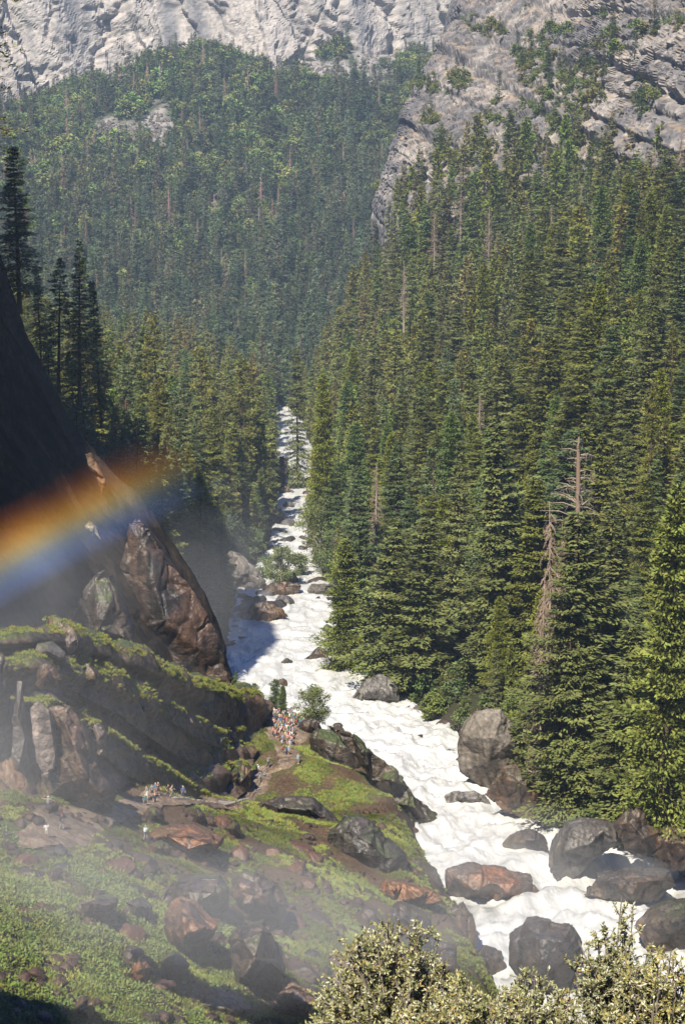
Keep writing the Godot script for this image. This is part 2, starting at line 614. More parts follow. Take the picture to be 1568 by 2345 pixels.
func dead_tree(s: int, h: float, rad: float, start: float, n: int, col: Color, twigs: int, droop := 0.3) -> Array:
	var r := RandomNumberGenerator.new()
	r.seed = s
	var trunk := MB.new()
	var limbs := MB.new()
	trunk.tube([Vector3(0, -3, 0), Vector3(0, h * 0.3, 0), Vector3(r.randf_range(-0.3, 0.3), h * 0.7, r.randf_range(-0.3, 0.3)), Vector3(r.randf_range(-0.4, 0.4), h, 0)], [h * 0.016, h * 0.012, h * 0.008, 0.06], 7, col)
	for k in n:
		var t := r.randf()
		var y := lerpf(start, 0.97, t) * h
		var l := rad * pow(1.0 - t * 0.9, 0.7) * r.randf_range(0.4, 1.1)
		var a := r.randf() * TAU
		var out := Vector3(cos(a), 0, sin(a))
		var o := Vector3(0, y, 0)
		var m := o + out * l * 0.5 + Vector3(0, -l * droop * 0.3, 0)
		var e := o + out * l + Vector3(r.randf_range(-0.2, 0.2) * l, -l * droop + r.randf_range(-0.1, 0.3) * l, 0)
		limbs.tube([o, m, e], [0.05 + l * 0.016, 0.03 + l * 0.01, 0.015], 4, col)
		for q in twigs:
			var f := r.randf_range(0.25, 1.0)
			var p := o.lerp(m, f * 2.0) if f < 0.5 else m.lerp(e, f * 2.0 - 1.0)
			var d := (out * 0.5 + Vector3(r.randfn(), r.randfn() - 0.7 * droop, r.randfn())).normalized()
			var tl := l * r.randf_range(0.15, 0.4)
			limbs.leaf(p, d, Vector3(r.randfn(), r.randfn(), r.randfn()).normalized(), tl, 0.05 + tl * 0.035, col * r.randf_range(0.8, 1.2))
	return [trunk, limbs]

func tree_thing(called: String, pair: Array, crown_name: String, crown_mat: Material) -> Node3D:
	var o := Node3D.new()
	o.name = called
	var t := put("trunk", pair[0], o)
	t.material_override = null
	var c := put(crown_name, pair[1], o)
	if crown_mat: c.material_override = crown_mat
	return o

# the pair of meshes joined in one, for the far forest's copies
func joined(pair: Array, trunk_mat: Material, crown_mat: Material) -> ArrayMesh:
	var r: ArrayMesh = pair[1].mesh(crown_mat)
	var a := []
	a.resize(Mesh.ARRAY_MAX)
	a[Mesh.ARRAY_VERTEX] = pair[0].v
	a[Mesh.ARRAY_INDEX] = pair[0].i
	a[Mesh.ARRAY_COLOR] = pair[0].c
	pair[0].smooth()
	a[Mesh.ARRAY_NORMAL] = pair[0].n
	r.add_surface_from_arrays(Mesh.PRIMITIVE_TRIANGLES, a)
	r.surface_set_material(1, trunk_mat)
	return r

func copies(called: String, label: String, category: String, m: Mesh, where: Array, tints: Array, parent: Node = null) -> MultiMeshInstance3D:
	var mm := MultiMesh.new()
	mm.transform_format = MultiMesh.TRANSFORM_3D
	mm.use_colors = true
	mm.mesh = m
	mm.instance_count = where.size()
	for k in where.size():
		mm.set_instance_transform(k, where[k])
		mm.set_instance_color(k, tints[k])
	var o := MultiMeshInstance3D.new()
	o.multimesh = mm
	if parent:
		o.name = called
		parent.add_child(o, true)
		o.set_meta("kind", "stuff")
	else:
		o.name = numbered(called)
		add_child(o)
		tag(o, label, category, "", "stuff")
	return o

# ---------------------------------------------------------------- people
func nets(bones: Array, cell: float, fatten := 0.0) -> MB:   # surface of a skeleton of tapered bones: [a, b, ra, rb]
	var lo := Vector3.ONE * 99
	var hi := -lo
	for b in bones:
		var m: float = maxf(b[2], b[3]) + fatten + 0.1
		lo = lo.min(b[0] - Vector3.ONE * m).min(b[1] - Vector3.ONE * m)
		hi = hi.max(b[0] + Vector3.ONE * m).max(b[1] + Vector3.ONE * m)
	var nx := int((hi.x - lo.x) / cell) + 2
	var ny := int((hi.y - lo.y) / cell) + 2
	var nz := int((hi.z - lo.z) / cell) + 2
	var acc := PackedFloat32Array()
	acc.resize(nx * ny * nz)
	var kk := 55.0
	for b in bones:
		var pa: Vector3 = b[0]
		var ab: Vector3 = b[1] - b[0]
		var l2 := maxf(ab.length_squared(), 1e-8)
		var m: float = maxf(b[2], b[3]) + fatten + 0.09
		var c0 := ((pa.min(b[1]) - Vector3.ONE * m - lo) / cell).floor().max(Vector3.ZERO)
		var c1 := ((pa.max(b[1]) + Vector3.ONE * m - lo) / cell).ceil()
		for z in range(int(c0.z), mini(int(c1.z), nz)):
			for y in range(int(c0.y), mini(int(c1.y), ny)):
				var row := (z * ny + y) * nx
				for x in range(int(c0.x), mini(int(c1.x), nx)):
					var q := lo + Vector3(x, y, z) * cell - pa
					var t := clampf(q.dot(ab) / l2, 0, 1)
					acc[row + x] += exp(-kk * ((q - ab * t).length() - lerpf(b[2], b[3], t) - fatten))
	var mb := MB.new()
	var id := {}
	for z in nz - 1:
		for y in ny - 1:
			for x in nx - 1:
				var k0 := (z * ny + y) * nx + x
				var sum := Vector3.ZERO
				var cnt := 0
				var inside := 0
				var f := [acc[k0], acc[k0 + 1], acc[k0 + nx], acc[k0 + nx + 1], acc[k0 + nx * ny], acc[k0 + nx * ny + 1], acc[k0 + nx * ny + nx], acc[k0 + nx * ny + nx + 1]]
				for e in 8: if f[e] > 1.0: inside += 1
				if inside == 0 or inside == 8: continue
				for e in [[0,1],[2,3],[4,5],[6,7],[0,2],[1,3],[4,6],[5,7],[0,4],[1,5],[2,6],[3,7]]:
					var fa: float = f[e[0]]
					var fb: float = f[e[1]]
					if (fa > 1.0) != (fb > 1.0):
						var da := -log(maxf(fa, 1e-9))
						var db := -log(maxf(fb, 1e-9))
						var t := da / (da - db)
						var va := Vector3(e[0] & 1, (e[0] >> 1) & 1, e[0] >> 2)
						var vb := Vector3(e[1] & 1, (e[1] >> 1) & 1, e[1] >> 2)
						sum += va.lerp(vb, t)
						cnt += 1
				id[k0] = mb.v.size()
				mb.v.append(lo + (Vector3(x, y, z) + sum / cnt) * cell)
	var step := [1, nx, nx * ny]
	for k0 in id:
		for ax in 3:
			var s: int = step[ax]
			if (acc[k0] > 1.0) == (acc[k0 + s] > 1.0): continue
			var s1: int = step[(ax + 1) % 3]
			var s2: int = step[(ax + 2) % 3]
			if not (id.has(k0 - s1) and id.has(k0 - s2) and id.has(k0 - s1 - s2)): continue
			var a: int = id[k0]
			var b: int = id[k0 - s1]
			var c: int = id[k0 - s1 - s2]
			var d: int = id[k0 - s2]
			if acc[k0] > 1.0:
				mb.i.append_array([a, c, b, a, d, c])
			else:
				mb.i.append_array([a, b, c, a, c, d])
	for k in mb.v.size(): mb.c.append(Color.WHITE)
	mb.smooth()
	return mb

# joints of one pose -> {body, shirt, bottoms, shoes, hair, cap, pack}
func pose(kind: String) -> Dictionary:
	var hip := 0.92
	var j := {"hipL": Vector3(-0.09, hip, 0), "hipR": Vector3(0.09, hip, 0), "knL": Vector3(-0.1, 0.5, 0.03), "knR": Vector3(0.1, 0.5, 0.03), "anL": Vector3(-0.1, 0.09, -0.02), "anR": Vector3(0.1, 0.09, -0.02),
		"elL": Vector3(-0.27, 1.13, -0.03), "elR": Vector3(0.27, 1.13, -0.03), "wrL": Vector3(-0.27, 0.9, 0.08), "wrR": Vector3(0.27, 0.9, 0.08), "lift": 0.0, "bend": 0.0}
	if kind == "walk":
		j.knL = Vector3(-0.1, 0.52, 0.22); j.anL = Vector3(-0.1, 0.16, 0.12); j.knR = Vector3(0.1, 0.5, -0.04); j.anR = Vector3(0.1, 0.11, -0.28)
		j.elL = Vector3(-0.26, 1.14, -0.16); j.wrL = Vector3(-0.24, 0.96, -0.02); j.elR = Vector3(0.26, 1.14, 0.08); j.wrR = Vector3(0.22, 1.02, 0.28); j.bend = 0.05
	elif kind == "reach":
		j.elL = Vector3(-0.43, 1.28, 0.06); j.wrL = Vector3(-0.64, 1.14, 0.14); j.elR = Vector3(0.42, 1.42, 0.06); j.wrR = Vector3(0.66, 1.46, 0.14)
	elif kind == "shade":
		j.elR = Vector3(0.38, 1.4, 0.16); j.wrR = Vector3(0.15, 1.58, 0.2); j.elL = Vector3(-0.32, 1.16, -0.06); j.wrL = Vector3(-0.2, 0.98, 0.06)
	elif kind == "sit":
		j.lift = -0.44
		j.knL = Vector3(-0.13, 0.93, 0.42); j.knR = Vector3(0.13, 0.95, 0.42); j.anL = Vector3(-0.12, 0.53, 0.45); j.anR = Vector3(0.14, 0.53, 0.43)
		j.elL = Vector3(-0.27, 1.13, 0.1); j.elR = Vector3(0.27, 1.13, 0.1); j.wrL = Vector3(-0.14, 1.0, 0.3); j.wrR = Vector3(0.12, 1.0, 0.32); j.bend = 0.1
	var up := Vector3(0, j.lift, 0)
	var b: float = j.bend
	var chest := Vector3(0, 1.27, b * 0.7)
	var sL := Vector3(-0.185, 1.4, b)
	var sR := Vector3(0.185, 1.4, b)
	var neck := Vector3(0, 1.45, b + 0.01)
	var head := Vector3(0, 1.6, b + 0.03)
	var pel := Vector3(0, 0.96, 0)
	var hands := []
	for s in ["L", "R"]:
		var w: Vector3 = j["wr" + s]
		var d: Vector3 = (w - j["el" + s]).normalized()
		hands.append([w, w + d * 0.09, d])
	var torso := [[pel + Vector3(-0.05, 0, 0), pel + Vector3(0.05, 0, 0), 0.115, 0.115], [pel, chest, 0.115, 0.12], [chest + Vector3(-0.07, 0, 0), chest + Vector3(0.07, 0, 0), 0.105, 0.105], [sL, sR, 0.065, 0.065]]
	var upper := [[sL, j.elL, 0.055, 0.043], [sR, j.elR, 0.055, 0.043]]
	var thighs := [[j.hipL, j.knL, 0.085, 0.058], [j.hipR, j.knR, 0.085, 0.058]]
	var shins := [[j.knL, j.anL, 0.056, 0.038], [j.knR, j.anR, 0.056, 0.038]]
	var feet := [[j.anL + Vector3(0, -0.045, -0.03), j.anL + Vector3(-0.01, -0.055, 0.15), 0.042, 0.034], [j.anR + Vector3(0, -0.045, -0.03), j.anR + Vector3(0.01, -0.055, 0.15), 0.042, 0.034]]
	var skull := [[head + Vector3(0, 0.03, -0.015), head + Vector3(0, -0.05, 0.02), 0.094, 0.075], [head + Vector3(0, -0.02, 0.085), head + Vector3(0, -0.035, 0.105), 0.016, 0.014]]
	var ears := [[head + Vector3(-0.09, 0, 0), head + Vector3(-0.095, -0.02, 0), 0.018, 0.014], [head + Vector3(0.09, 0, 0), head + Vector3(0.095, -0.02, 0), 0.018, 0.014]]
	var all := torso + upper + thighs + shins + feet + skull + ears + [[neck + Vector3(0, -0.05, 0), head, 0.05, 0.05], [j.elL, j.wrL, 0.042, 0.028], [j.elR, j.wrR, 0.042, 0.028]]
	for h in hands: all.append([h[0], h[1], 0.03, 0.034])
	var out := {}
	var body := nets(all, 0.03)
	for h in hands:   # four unequal bent fingers and a thumb from the side of each palm
		var d: Vector3 = h[2]
		var s := d.cross(Vector3(0, 0.3, 1)).normalized()
		var f := s.cross(d)
		for q in 4:
			var o: Vector3 = h[1] + s * (q - 1.5) * 0.019 + d * 0.02
			var l: float = [0.065, 0.078, 0.074, 0.058][q]
			body.tube([o, o + d * l * 0.5 + f * 0.008, o + d * l + f * 0.03], [0.0095, 0.009, 0.006], 5, Color.WHITE)
		var o2: Vector3 = h[0] + s * 0.03 + d * 0.03
		body.tube([o2, o2 + s * 0.025 + d * 0.025, o2 + s * 0.03 + d * 0.06 + f * 0.015], [0.012, 0.011, 0.008], 5, Color.WHITE)
	body.smooth()
	out.body = body
	out.shirt = nets(torso + [[sL, sL.lerp(j.elL, 0.7), 0.055, 0.05], [sR, sR.lerp(j.elR, 0.7), 0.055, 0.05]], 0.03, 0.016)
	out.shorts = nets([torso[0], [j.hipL, j.hipL.lerp(j.knL, 0.8), 0.085, 0.075], [j.hipR, j.hipR.lerp(j.knR, 0.8), 0.085, 0.075]], 0.03, 0.018)
	out.trousers = nets([torso[0]] + thighs + [[j.knL, j.anL + Vector3(0, 0.03, 0), 0.06, 0.05], [j.knR, j.anR + Vector3(0, 0.03, 0), 0.06, 0.05]], 0.03, 0.018)
	out.shoes = nets(feet, 0.03, 0.012)
	out.hair = nets([[head + Vector3(0, 0.06, -0.03), head + Vector3(0, -0.05, -0.06), 0.09, 0.06]], 0.025, 0.012)
	out.cap = nets([[head + Vector3(0, 0.075, -0.015), head + Vector3(0, 0.06, -0.02), 0.085, 0.09], [head + Vector3(0, 0.06, 0.06), head + Vector3(0, 0.05, 0.15), 0.03, 0.015]], 0.025, 0.01)
	out.backpack = nets([[chest + Vector3(-0.05, 0.06, -0.2), chest + Vector3(-0.05, -0.2, -0.2), 0.1, 0.11], [chest + Vector3(0.05, 0.06, -0.2), chest + Vector3(0.05, -0.2, -0.2), 0.1, 0.11]], 0.03, 0.0)
	for k in out:
		for q in out[k].v.size(): out[k].v[q] += up
	return out

# ---------------------------------------------------------------- the scene
func _ready() -> void:
	rng.seed = 7
	var cam := Camera3D.new()
	cam.name = "camera"
	cam.position = EYE
	cam.rotation_degrees = Vector3(-PITCH, 0, 0)
	cam.fov = 30.0
	cam.near = 0.5
	cam.far = 6000.0
	add_child(cam)
	var env := Environment.new()
	env.background_mode = Environment.BG_SKY
	var sky := Sky.new()
	var sm := ProceduralSkyMaterial.new()
	sm.sky_top_color = Color(0.30, 0.50, 0.86)
	sm.sky_horizon_color = Color(0.66, 0.78, 0.92)
	sm.sky_curve = 0.12
	sm.ground_bottom_color = Color(0.12, 0.12, 0.1)
	sm.ground_horizon_color = Color(0.3, 0.32, 0.3)
	sky.sky_material = sm
	env.sky = sky
	env.background_energy_multiplier = 0.36
	env.tonemap_mode = Environment.TONE_MAPPER_LINEAR
	env.tonemap_exposure = 2.2
	env.fog_enabled = true
	env.fog_density = 0.000085
	env.fog_light_color = Color(0.77, 0.875, 1.0)
	env.volumetric_fog_enabled = true
	env.volumetric_fog_density = 0.0
	env.sdfgi_enabled = true
	env.ssao_enabled = true
	env.ssil_enabled = true
	var we := WorldEnvironment.new()
	we.name = "environment"
	we.environment = env
	add_child(we)
	var sun := DirectionalLight3D.new()
	sun.name = "sun"
	add_child(sun)
	sun.look_at_from_position(Vector3.ZERO, Vector3(0.30, -1.0, -0.80))
	sun.light_energy = 1.6
	sun.light_angular_distance = 0.5
	sun.light_color = Color(1.0, 0.965, 0.89)
	sun.shadow_enabled = true

	fbm.noise_type = FastNoiseLite.TYPE_SIMPLEX_SMOOTH
	fbm.seed = 11
	fbm.frequency = 0.01
	fbm.fractal_octaves = 4
	blocks.noise_type = FastNoiseLite.TYPE_CELLULAR
	blocks.seed = 5
	blocks.frequency = 0.01
	blocks.cellular_return_type = FastNoiseLite.RETURN_CELL_VALUE
	blocks.cellular_distance_function = FastNoiseLite.DISTANCE_EUCLIDEAN
	blocks.fractal_type = FastNoiseLite.FRACTAL_NONE
	ridged.noise_type = FastNoiseLite.TYPE_SIMPLEX_SMOOTH
	ridged.fractal_type = FastNoiseLite.FRACTAL_RIDGED
	ridged.seed = 23
	ridged.frequency = 0.01
	ridged.fractal_octaves = 4
	soft.noise_type = FastNoiseLite.TYPE_SIMPLEX_SMOOTH
	soft.fractal_type = FastNoiseLite.FRACTAL_NONE
	soft.seed = 61
	soft.frequency = 0.01
	cracks.noise_type = FastNoiseLite.TYPE_CELLULAR
	cracks.seed = 5
	cracks.frequency = 0.01
	cracks.cellular_return_type = FastNoiseLite.RETURN_DISTANCE2_SUB
	cracks.cellular_distance_function = FastNoiseLite.DISTANCE_EUCLIDEAN
	cracks.fractal_type = FastNoiseLite.FRACTAL_NONE
	make_materials()
	lay_ground()
	lay_river()
	raise_cliffs()
	set_rocks()
	make_trail()
	plant_forest()
	plant_near()
	grow_cover()
	place_people()
	make_mist()

func make_materials() -> void:
	var grain := noise_tex(0.012, 0.55, 1.0, 3, FastNoiseLite.TYPE_SIMPLEX_SMOOTH, 7)
	var lumps := noise_tex(0.02, 0.0, 1.0, 4, FastNoiseLite.TYPE_SIMPLEX_SMOOTH, 6)
	rock_mat("granite", 9.0, grain, lumps, 22.0, 0.85)
	rock_mat("wet_rock", 6.0, grain, lumps, 16.0, 0.5, 0.5)
	rock_mat("far_granite", 34.0, noise_tex(0.012, 0.72, 1.0, 13, FastNoiseLite.TYPE_SIMPLEX_SMOOTH, 7), lumps, 40.0, 0.9)
	rock_mat("shade_rock", 8.0, grain, lumps, 14.0, 0.95, 0.1)
	rock_mat("soil", 5.0, grain, lumps, 12.0, 0.95, 0.2)
	var loose := StandardMaterial3D.new()
	loose.vertex_color_use_as_albedo = true
	loose.albedo_color = Color(0.075, 0.052, 0.038).linear_to_srgb()
	loose.albedo_texture = grain
	loose.uv1_triplanar = true
	loose.uv1_scale = Vector3.ONE * 0.4
	loose.roughness = 0.6
	loose.heightmap_enabled = true
	loose.heightmap_texture = lumps
	loose.heightmap_scale = 10.0
	M["boulder_brown"] = loose
	for k in [["boulder_orange", Color(0.14, 0.065, 0.035)], ["boulder_grey", Color(0.15, 0.14, 0.14)], ["boulder_dark", Color(0.045, 0.038, 0.036)], ["boulder_pale", Color(0.4, 0.36, 0.34)]]:
		var d: StandardMaterial3D = loose.duplicate()
		d.albedo_color = k[1].linear_to_srgb()
		M[k[0]] = d
	var bark := StandardMaterial3D.new()
	bark.vertex_color_use_as_albedo = true
	bark.roughness = 0.95
	bark.metallic_specular = 0.2
	M["bark"] = bark
	leaf_mat("needles", Color(1, 1, 1))
	leaf_mat("needles_yellow", Color(1.0, 0.98, 0.82))
	leaf_mat("needles_blue", Color(0.86, 0.94, 1.0))
	leaf_mat("grass", Color(1, 1, 1), 0.3)
	leaf_mat("leaves", Color(1, 1, 1), 0.35)
	var w := StandardMaterial3D.new()
	w.vertex_color_use_as_albedo = true
	w.roughness = 0.35
	w.metallic_specular = 0.5
	w.uv1_triplanar = true
	w.uv1_world_triplanar = true
	w.uv1_scale = Vector3(0.07, 0.07, 0.03)
	w.albedo_texture = noise_tex(0.02, 0.86, 1.0, 9, FastNoiseLite.TYPE_SIMPLEX_SMOOTH, 6)
	w.heightmap_enabled = true
	w.heightmap_texture = noise_tex(0.03, 0.0, 1.0, 14, FastNoiseLite.TYPE_SIMPLEX_SMOOTH, 6)
	w.heightmap_scale = 14.0
	M["white_water"] = w

# ---------------------------------------------------------------- ground
func gp(list: Array) -> void:
	for q in list:
		var p := at_depth(q[0], q[1], q[2])
		ctl.append(Vector2(p.x, -p.z))
		ctl_h.append(p.y - (q[3] if q.size() > 3 else 0.0))

func gw(list: Array) -> void:
	for q in list:
		ctl.append(Vector2(q[0], q[2]))
		ctl_h.append(q[1])

func ground_colour(p: Vector3, n: Vector3) -> Color:
	var z := -p.z
	var t := fbm.get_noise_2d(p.x * 7.0, p.z * 7.0) + 0.5 * fbm.get_noise_2d(p.x * 30.0, p.z * 30.0)
	var soil := Color(0.15, 0.10, 0.065) * (1.0 + 0.5 * fbm.get_noise_2d(p.x * 20.0 + 50.0, p.z * 20.0))
	var green := Color(0.12, 0.145, 0.045) * (1.0 + 0.4 * fbm.get_noise_2d(p.x * 16.0, p.z * 16.0 + 90.0))
	var c := soil
	var l := bank(bank_l, z)
	if p.x < l and z < 360.0:
		c = mixc(soil, green, 0.5 + t * 2.2 - (1.0 - n.y) * 0.8)
	else:
		c = mixc(Color(0.075, 0.06, 0.042), Color(0.06, 0.07, 0.03), 0.4 + t)
		if z > 1200.0: c = mixc(Color(0.06, 0.075, 0.04), Color(0.40, 0.37, 0.35), t * 2.0 - 0.7 + talus(p) * 2.0)
	if z < 1200.0:
		var out := maxf(l - p.x, p.x - bank(bank_r, z))
		c = mixc(Color(0.09, 0.078, 0.07), c, out / 5.0 + t)
	return c

var clearings := [[362, 290, 28, 55], [255, 295, 38, 26], [300, 300, 40, 20], [505, 455, 15, 18], [240, 165, 60, 26], [690, 150, 50, 22], [860, 118, 62, 40], [790, 165, 90, 22], [860, 195, 50, 14], [640, 170, 30, 14], [1205, 790, 12, 28], [1190, 850, 10, 22], [1170, 462, 14, 8], [1283, 735, 12, 18], [1560, 720, 25, 16], [1180, 590, 9, 14]]

func talus(p: Vector3) -> float:
	var s := sketch(p)
	var best := 0.0
	for q in clearings:
		var d := Vector2((s.x - q[0]) / q[2], (s.y - q[1]) / q[3]).length()
		best = maxf(best, 1.35 - d)
	return clampf(best * 1.6, 0, 1)

func lay_ground() -> void:
	for q in [[1185, 2345], [1170, 2270], [1110, 2160], [1078, 2085], [1022, 2000], [985, 1962], [985, 1900], [940, 1815], [870, 1752], [822, 1712], [768, 1676], [738, 1652], [690, 1636], [620, 1612], [548, 1570], [540, 1490], [548, 1400], [562, 1350], [600, 1300], [632, 1250], [640, 1200], [650, 1130], [655, 1080], [635, 1010], [640, 960], [632, 935]]:
		var p := on_river(q[0], q[1])
		bank_l.append(Vector2(-p.z, p.x))
	for q in [[1700, 2345], [1690, 2200], [1650, 2050], [1560, 1998], [1480, 1975], [1400, 1965], [1300, 1955], [1268, 1885], [1205, 1840], [1132, 1790], [1062, 1740], [1012, 1675], [922, 1620], [852, 1580], [792, 1530], [768, 1470], [755, 1390], [750, 1345], [712, 1300], [698, 1240], [692, 1170], [720, 1100], [724, 1060], [696, 1010], [690, 970], [655, 935]]:
		var p := on_river(q[0], q[1])
		bank_r.append(Vector2(-p.z, p.x))
	for q in bank_l:
		if q.x > 335.0:
			ctl.append(Vector2(q.y - 3.5, q.x))
			ctl_h.append(river_y(q.x) + 1.2)
	for q in bank_r:
		ctl.append(Vector2(q.y + 4.5, q.x))
		ctl_h.append(river_y(q.x) + 2.0)
	# the mossy slope and the trail
	gp([[100, 2300, 135], [-200, 2200, 140], [100, 2100, 160], [140, 1890, 190], [60, 1812, 203], [-200, 1850, 190], [400, 2300, 148], [400, 2150, 170], [420, 1962, 205], [430, 1835, 252], [350, 1828, 238], [250, 1852, 215], [560, 1855, 278], [600, 1780, 300], [655, 1735, 310], [660, 1690, 324], [655, 1640, 340], [700, 1650, 336], [620, 1640, 337],
		[800, 2250, 185], [800, 2050, 220], [800, 1900, 256], [700, 1860, 268], [600, 1960, 228], [600, 2100, 200], [700, 1735, 304], [742, 1705, 322], [815, 1790, 300], [868, 1860, 283], [900, 1965, 262], [1000, 2230, 212], [1000, 2070, 243], [1100, 2300, 214], [650, 2300, 168]])
	# under and behind the buttress, the left bank and its slope
	gw([[-60, 100, 275], [-45, 84, 330], [-36, 72, 356], [-60, 88, 420], [-42, 70, 450], [-26, 58, 450], [-100, 120, 450], [-100, 96, 600], [-60, 66, 600], [-30, 51, 600], [-160, 95, 800], [-100, 60, 800], [-60, 46, 800], [-100, 38, 1145], [-250, 70, 1145], [-40, 32, 950], [-140, 150, 450], [-250, 160, 700]])
	# the right bank and its slope
	gw([[60, 84, 300], [95, 106, 300], [130, 128, 300], [80, 80, 255], [70, 76, 235], [110, 100, 250], [40, 74, 400], [80, 98, 430], [120, 126, 430], [25, 60, 520], [30, 62, 600], [80, 92, 600], [30, 53, 850], [10, 38, 1000], [25, 62, 1100], [250, 190, 1050], [0, 25, 1150], [-20, 20, 1250]])
	gp([[1000, 410, 1050, 32], [1150, 370, 1000, 34], [1300, 350, 950, 36], [1450, 345, 915, 36], [1580, 330, 860, 36], [1200, 620, 720, 30], [1400, 600, 640, 30], [1520, 440, 740, 30], [905, 452, 1110, 20], [872, 470, 1130, 20], [960, 398, 1085, 22], [1700, 350, 740, 34], [960, 640, 830, 30], [1330, 760, 520, 32], [1150, 800, 560, 32]])
	# the far floor and hillside under the cliff
	gw([[-300, 60, 1350], [0, 25, 1350], [-550, 120, 1400], [150, 40, 1400], [300, 90, 1500], [0, 62, 1600], [-250, 85, 1600], [120, 75, 1650], [-500, 170, 1900], [-300, 165, 1900], [0, 160, 1900], [200, 165, 1900], [350, 190, 1900]])
	gp([[50, 235, 2230, 22], [130, 200, 2190, 16], [230, 150, 2150, 14], [330, 112, 2150, 16], [470, 78, 2150, 16], [560, 110, 2160, 18], [640, 180, 2190, 16], [700, 140, 2200, 10], [770, 80, 2200, 14], [850, 120, 2200, 5], [950, 165, 2200, 6], [-200, 260, 2230, 20], [1200, 100, 2250, 5]])
	gw([[-600, 260, 2600], [0, 300, 2600], [500, 300, 2600], [0, 100, 60], [-60, 118, 60], [60, 80, 60], [0, 90, -60], [500, 300, 1100], [400, 240, 600], [-500, 260, 1000], [-400, 260, 500], [300, 200, 250], [-300, 240, 250]])
	solve_ground()
	var x := -820.0
	while x < 820.0:
		gx.append(x)
		x += 2.0 if x > -100 and x < 100 else lerpf(3.0, 30.0, clampf((absf(x) - 100.0) / 300.0, 0, 1))
	gx.append(820.0)
	var z := -80.0
	while z < 2650.0:
		gz.append(z)
		z += 12.0 if z < 110 else 2.0 if z < 430.0 else lerpf(3.0, 18.0, clampf((z - 430.0) / 900.0, 0, 1))
	gz.append(2650.0)
	var w := gx.size()
	gh.resize(w * gz.size())
	var mb := MB.new()
	for b in gz.size():
		for a in w:
			var h := raw_ground(gx[a], gz[b])
			gh[b * w + a] = h
			mb.v.append(Vector3(gx[a], h, -gz[b]))
	for b in gz.size() - 1:
		for a in w - 1:
			var p := b * w + a
			mb.i.append(p); mb.i.append(p + w); mb.i.append(p + w + 1)
			mb.i.append(p); mb.i.append(p + w + 1); mb.i.append(p + 1)
	mb.smooth()
	if mb.n[w * 20 + 20].y < 0:
		mb.flip()
		mb.smooth()
	mb.c.resize(mb.v.size())
	for k in mb.v.size(): mb.c[k] = ground_colour(mb.v[k], mb.n[k])
	struct("ground", mb.mesh(M.soil), "mossy brown canyon floor and slopes under the trees")

func lay_river() -> void:
	var mb := MB.new()
	var rows := []
	var z := 200.0
	while z < 1290.0:
		rows.append(z)
		z += 0.9 if z < 420 else 1.8 if z < 700 else 5.0
	var nu := 56
	var waves := FastNoiseLite.new()
	waves.noise_type = FastNoiseLite.TYPE_SIMPLEX_SMOOTH
	waves.fractal_type = FastNoiseLite.FRACTAL_RIDGED
	waves.seed = 77
	waves.frequency = 0.045
	waves.fractal_octaves = 4
	for r in rows:
		var l := bank(bank_l, r) - 2.5
		var rr := bank(bank_r, r) + 2.5
		for a in nu + 1:
			var u := float(a) / nu
			var x := lerpf(l, rr, u)
			var edge := minf(u, 1.0 - u) * 2.0
			var q := x * 1.5 + 0.35 * sin(r * 0.07)
			var big := waves.get_noise_2d(q, r * 0.9)
			var fine := waves.get_noise_2d(x * 5.0, r * 3.2 + 40.0)
			var amp := 1.8 if r < 460 else 1.1
			var h := river_y(r) + amp * (big * 0.8 + fine * 0.26) - 0.35 * (1.0 - smoothstep(0.0, 0.15, edge))
			# steps where the water drops over sunken rocks
			var st: float = r * 0.055 + fbm.get_noise_2d(x * 2.4, r * 1.2) * 1.6
			h += (fposmod(st, 1.0) - 0.5) * 0.85
			mb.v.append(Vector3(x, h, -r))
			var foam := clampf(0.62 + big * 0.36 + fine * 0.34 + fbm.get_noise_2d(x * 5.0, r * 2.0) * 0.5, 0.0, 1.0)
			foam = clampf(foam + 0.55 * fbm.get_noise_2d(x * 21.0, r * 1.8) + 0.3, 0.0, 1.0)
			var c := mixc(Color(0.12, 0.135, 0.13), Color(0.56, 0.56, 0.55), foam * 1.6 - 0.36)
			if r > 480 and r < 760: c = mixc(Color(0.2, 0.24, 0.22), c, foam * 1.5 - 0.25)
			mb.c.append(c)
	var w := nu + 1
	for b in rows.size() - 1:
		for a in nu:
			var p := b * w + a
			mb.i.append(p); mb.i.append(p + w); mb.i.append(p + w + 1)
			mb.i.append(p); mb.i.append(p + w + 1); mb.i.append(p + 1)
	mb.smooth()
	if mb.n[w * 20 + 20].y < 0:
		mb.flip()
		mb.smooth()
	struct("river", mb.mesh(M.white_water), "foaming white river rushing down the canyon between boulders")

# ---------------------------------------------------------------- cliffs
func rows_of(list: Array) -> Array:
	var out := []
	for r in list:
		var row := []
		for q in r: row.append(at_depth(q[0], q[1], q[2]))
		out.append(row)
	return out

var slope_pts := PackedVector3Array()
var slope_nrm := PackedVector3Array()
var ledge_pts := PackedVector3Array()
var face_pts := PackedVector3Array()

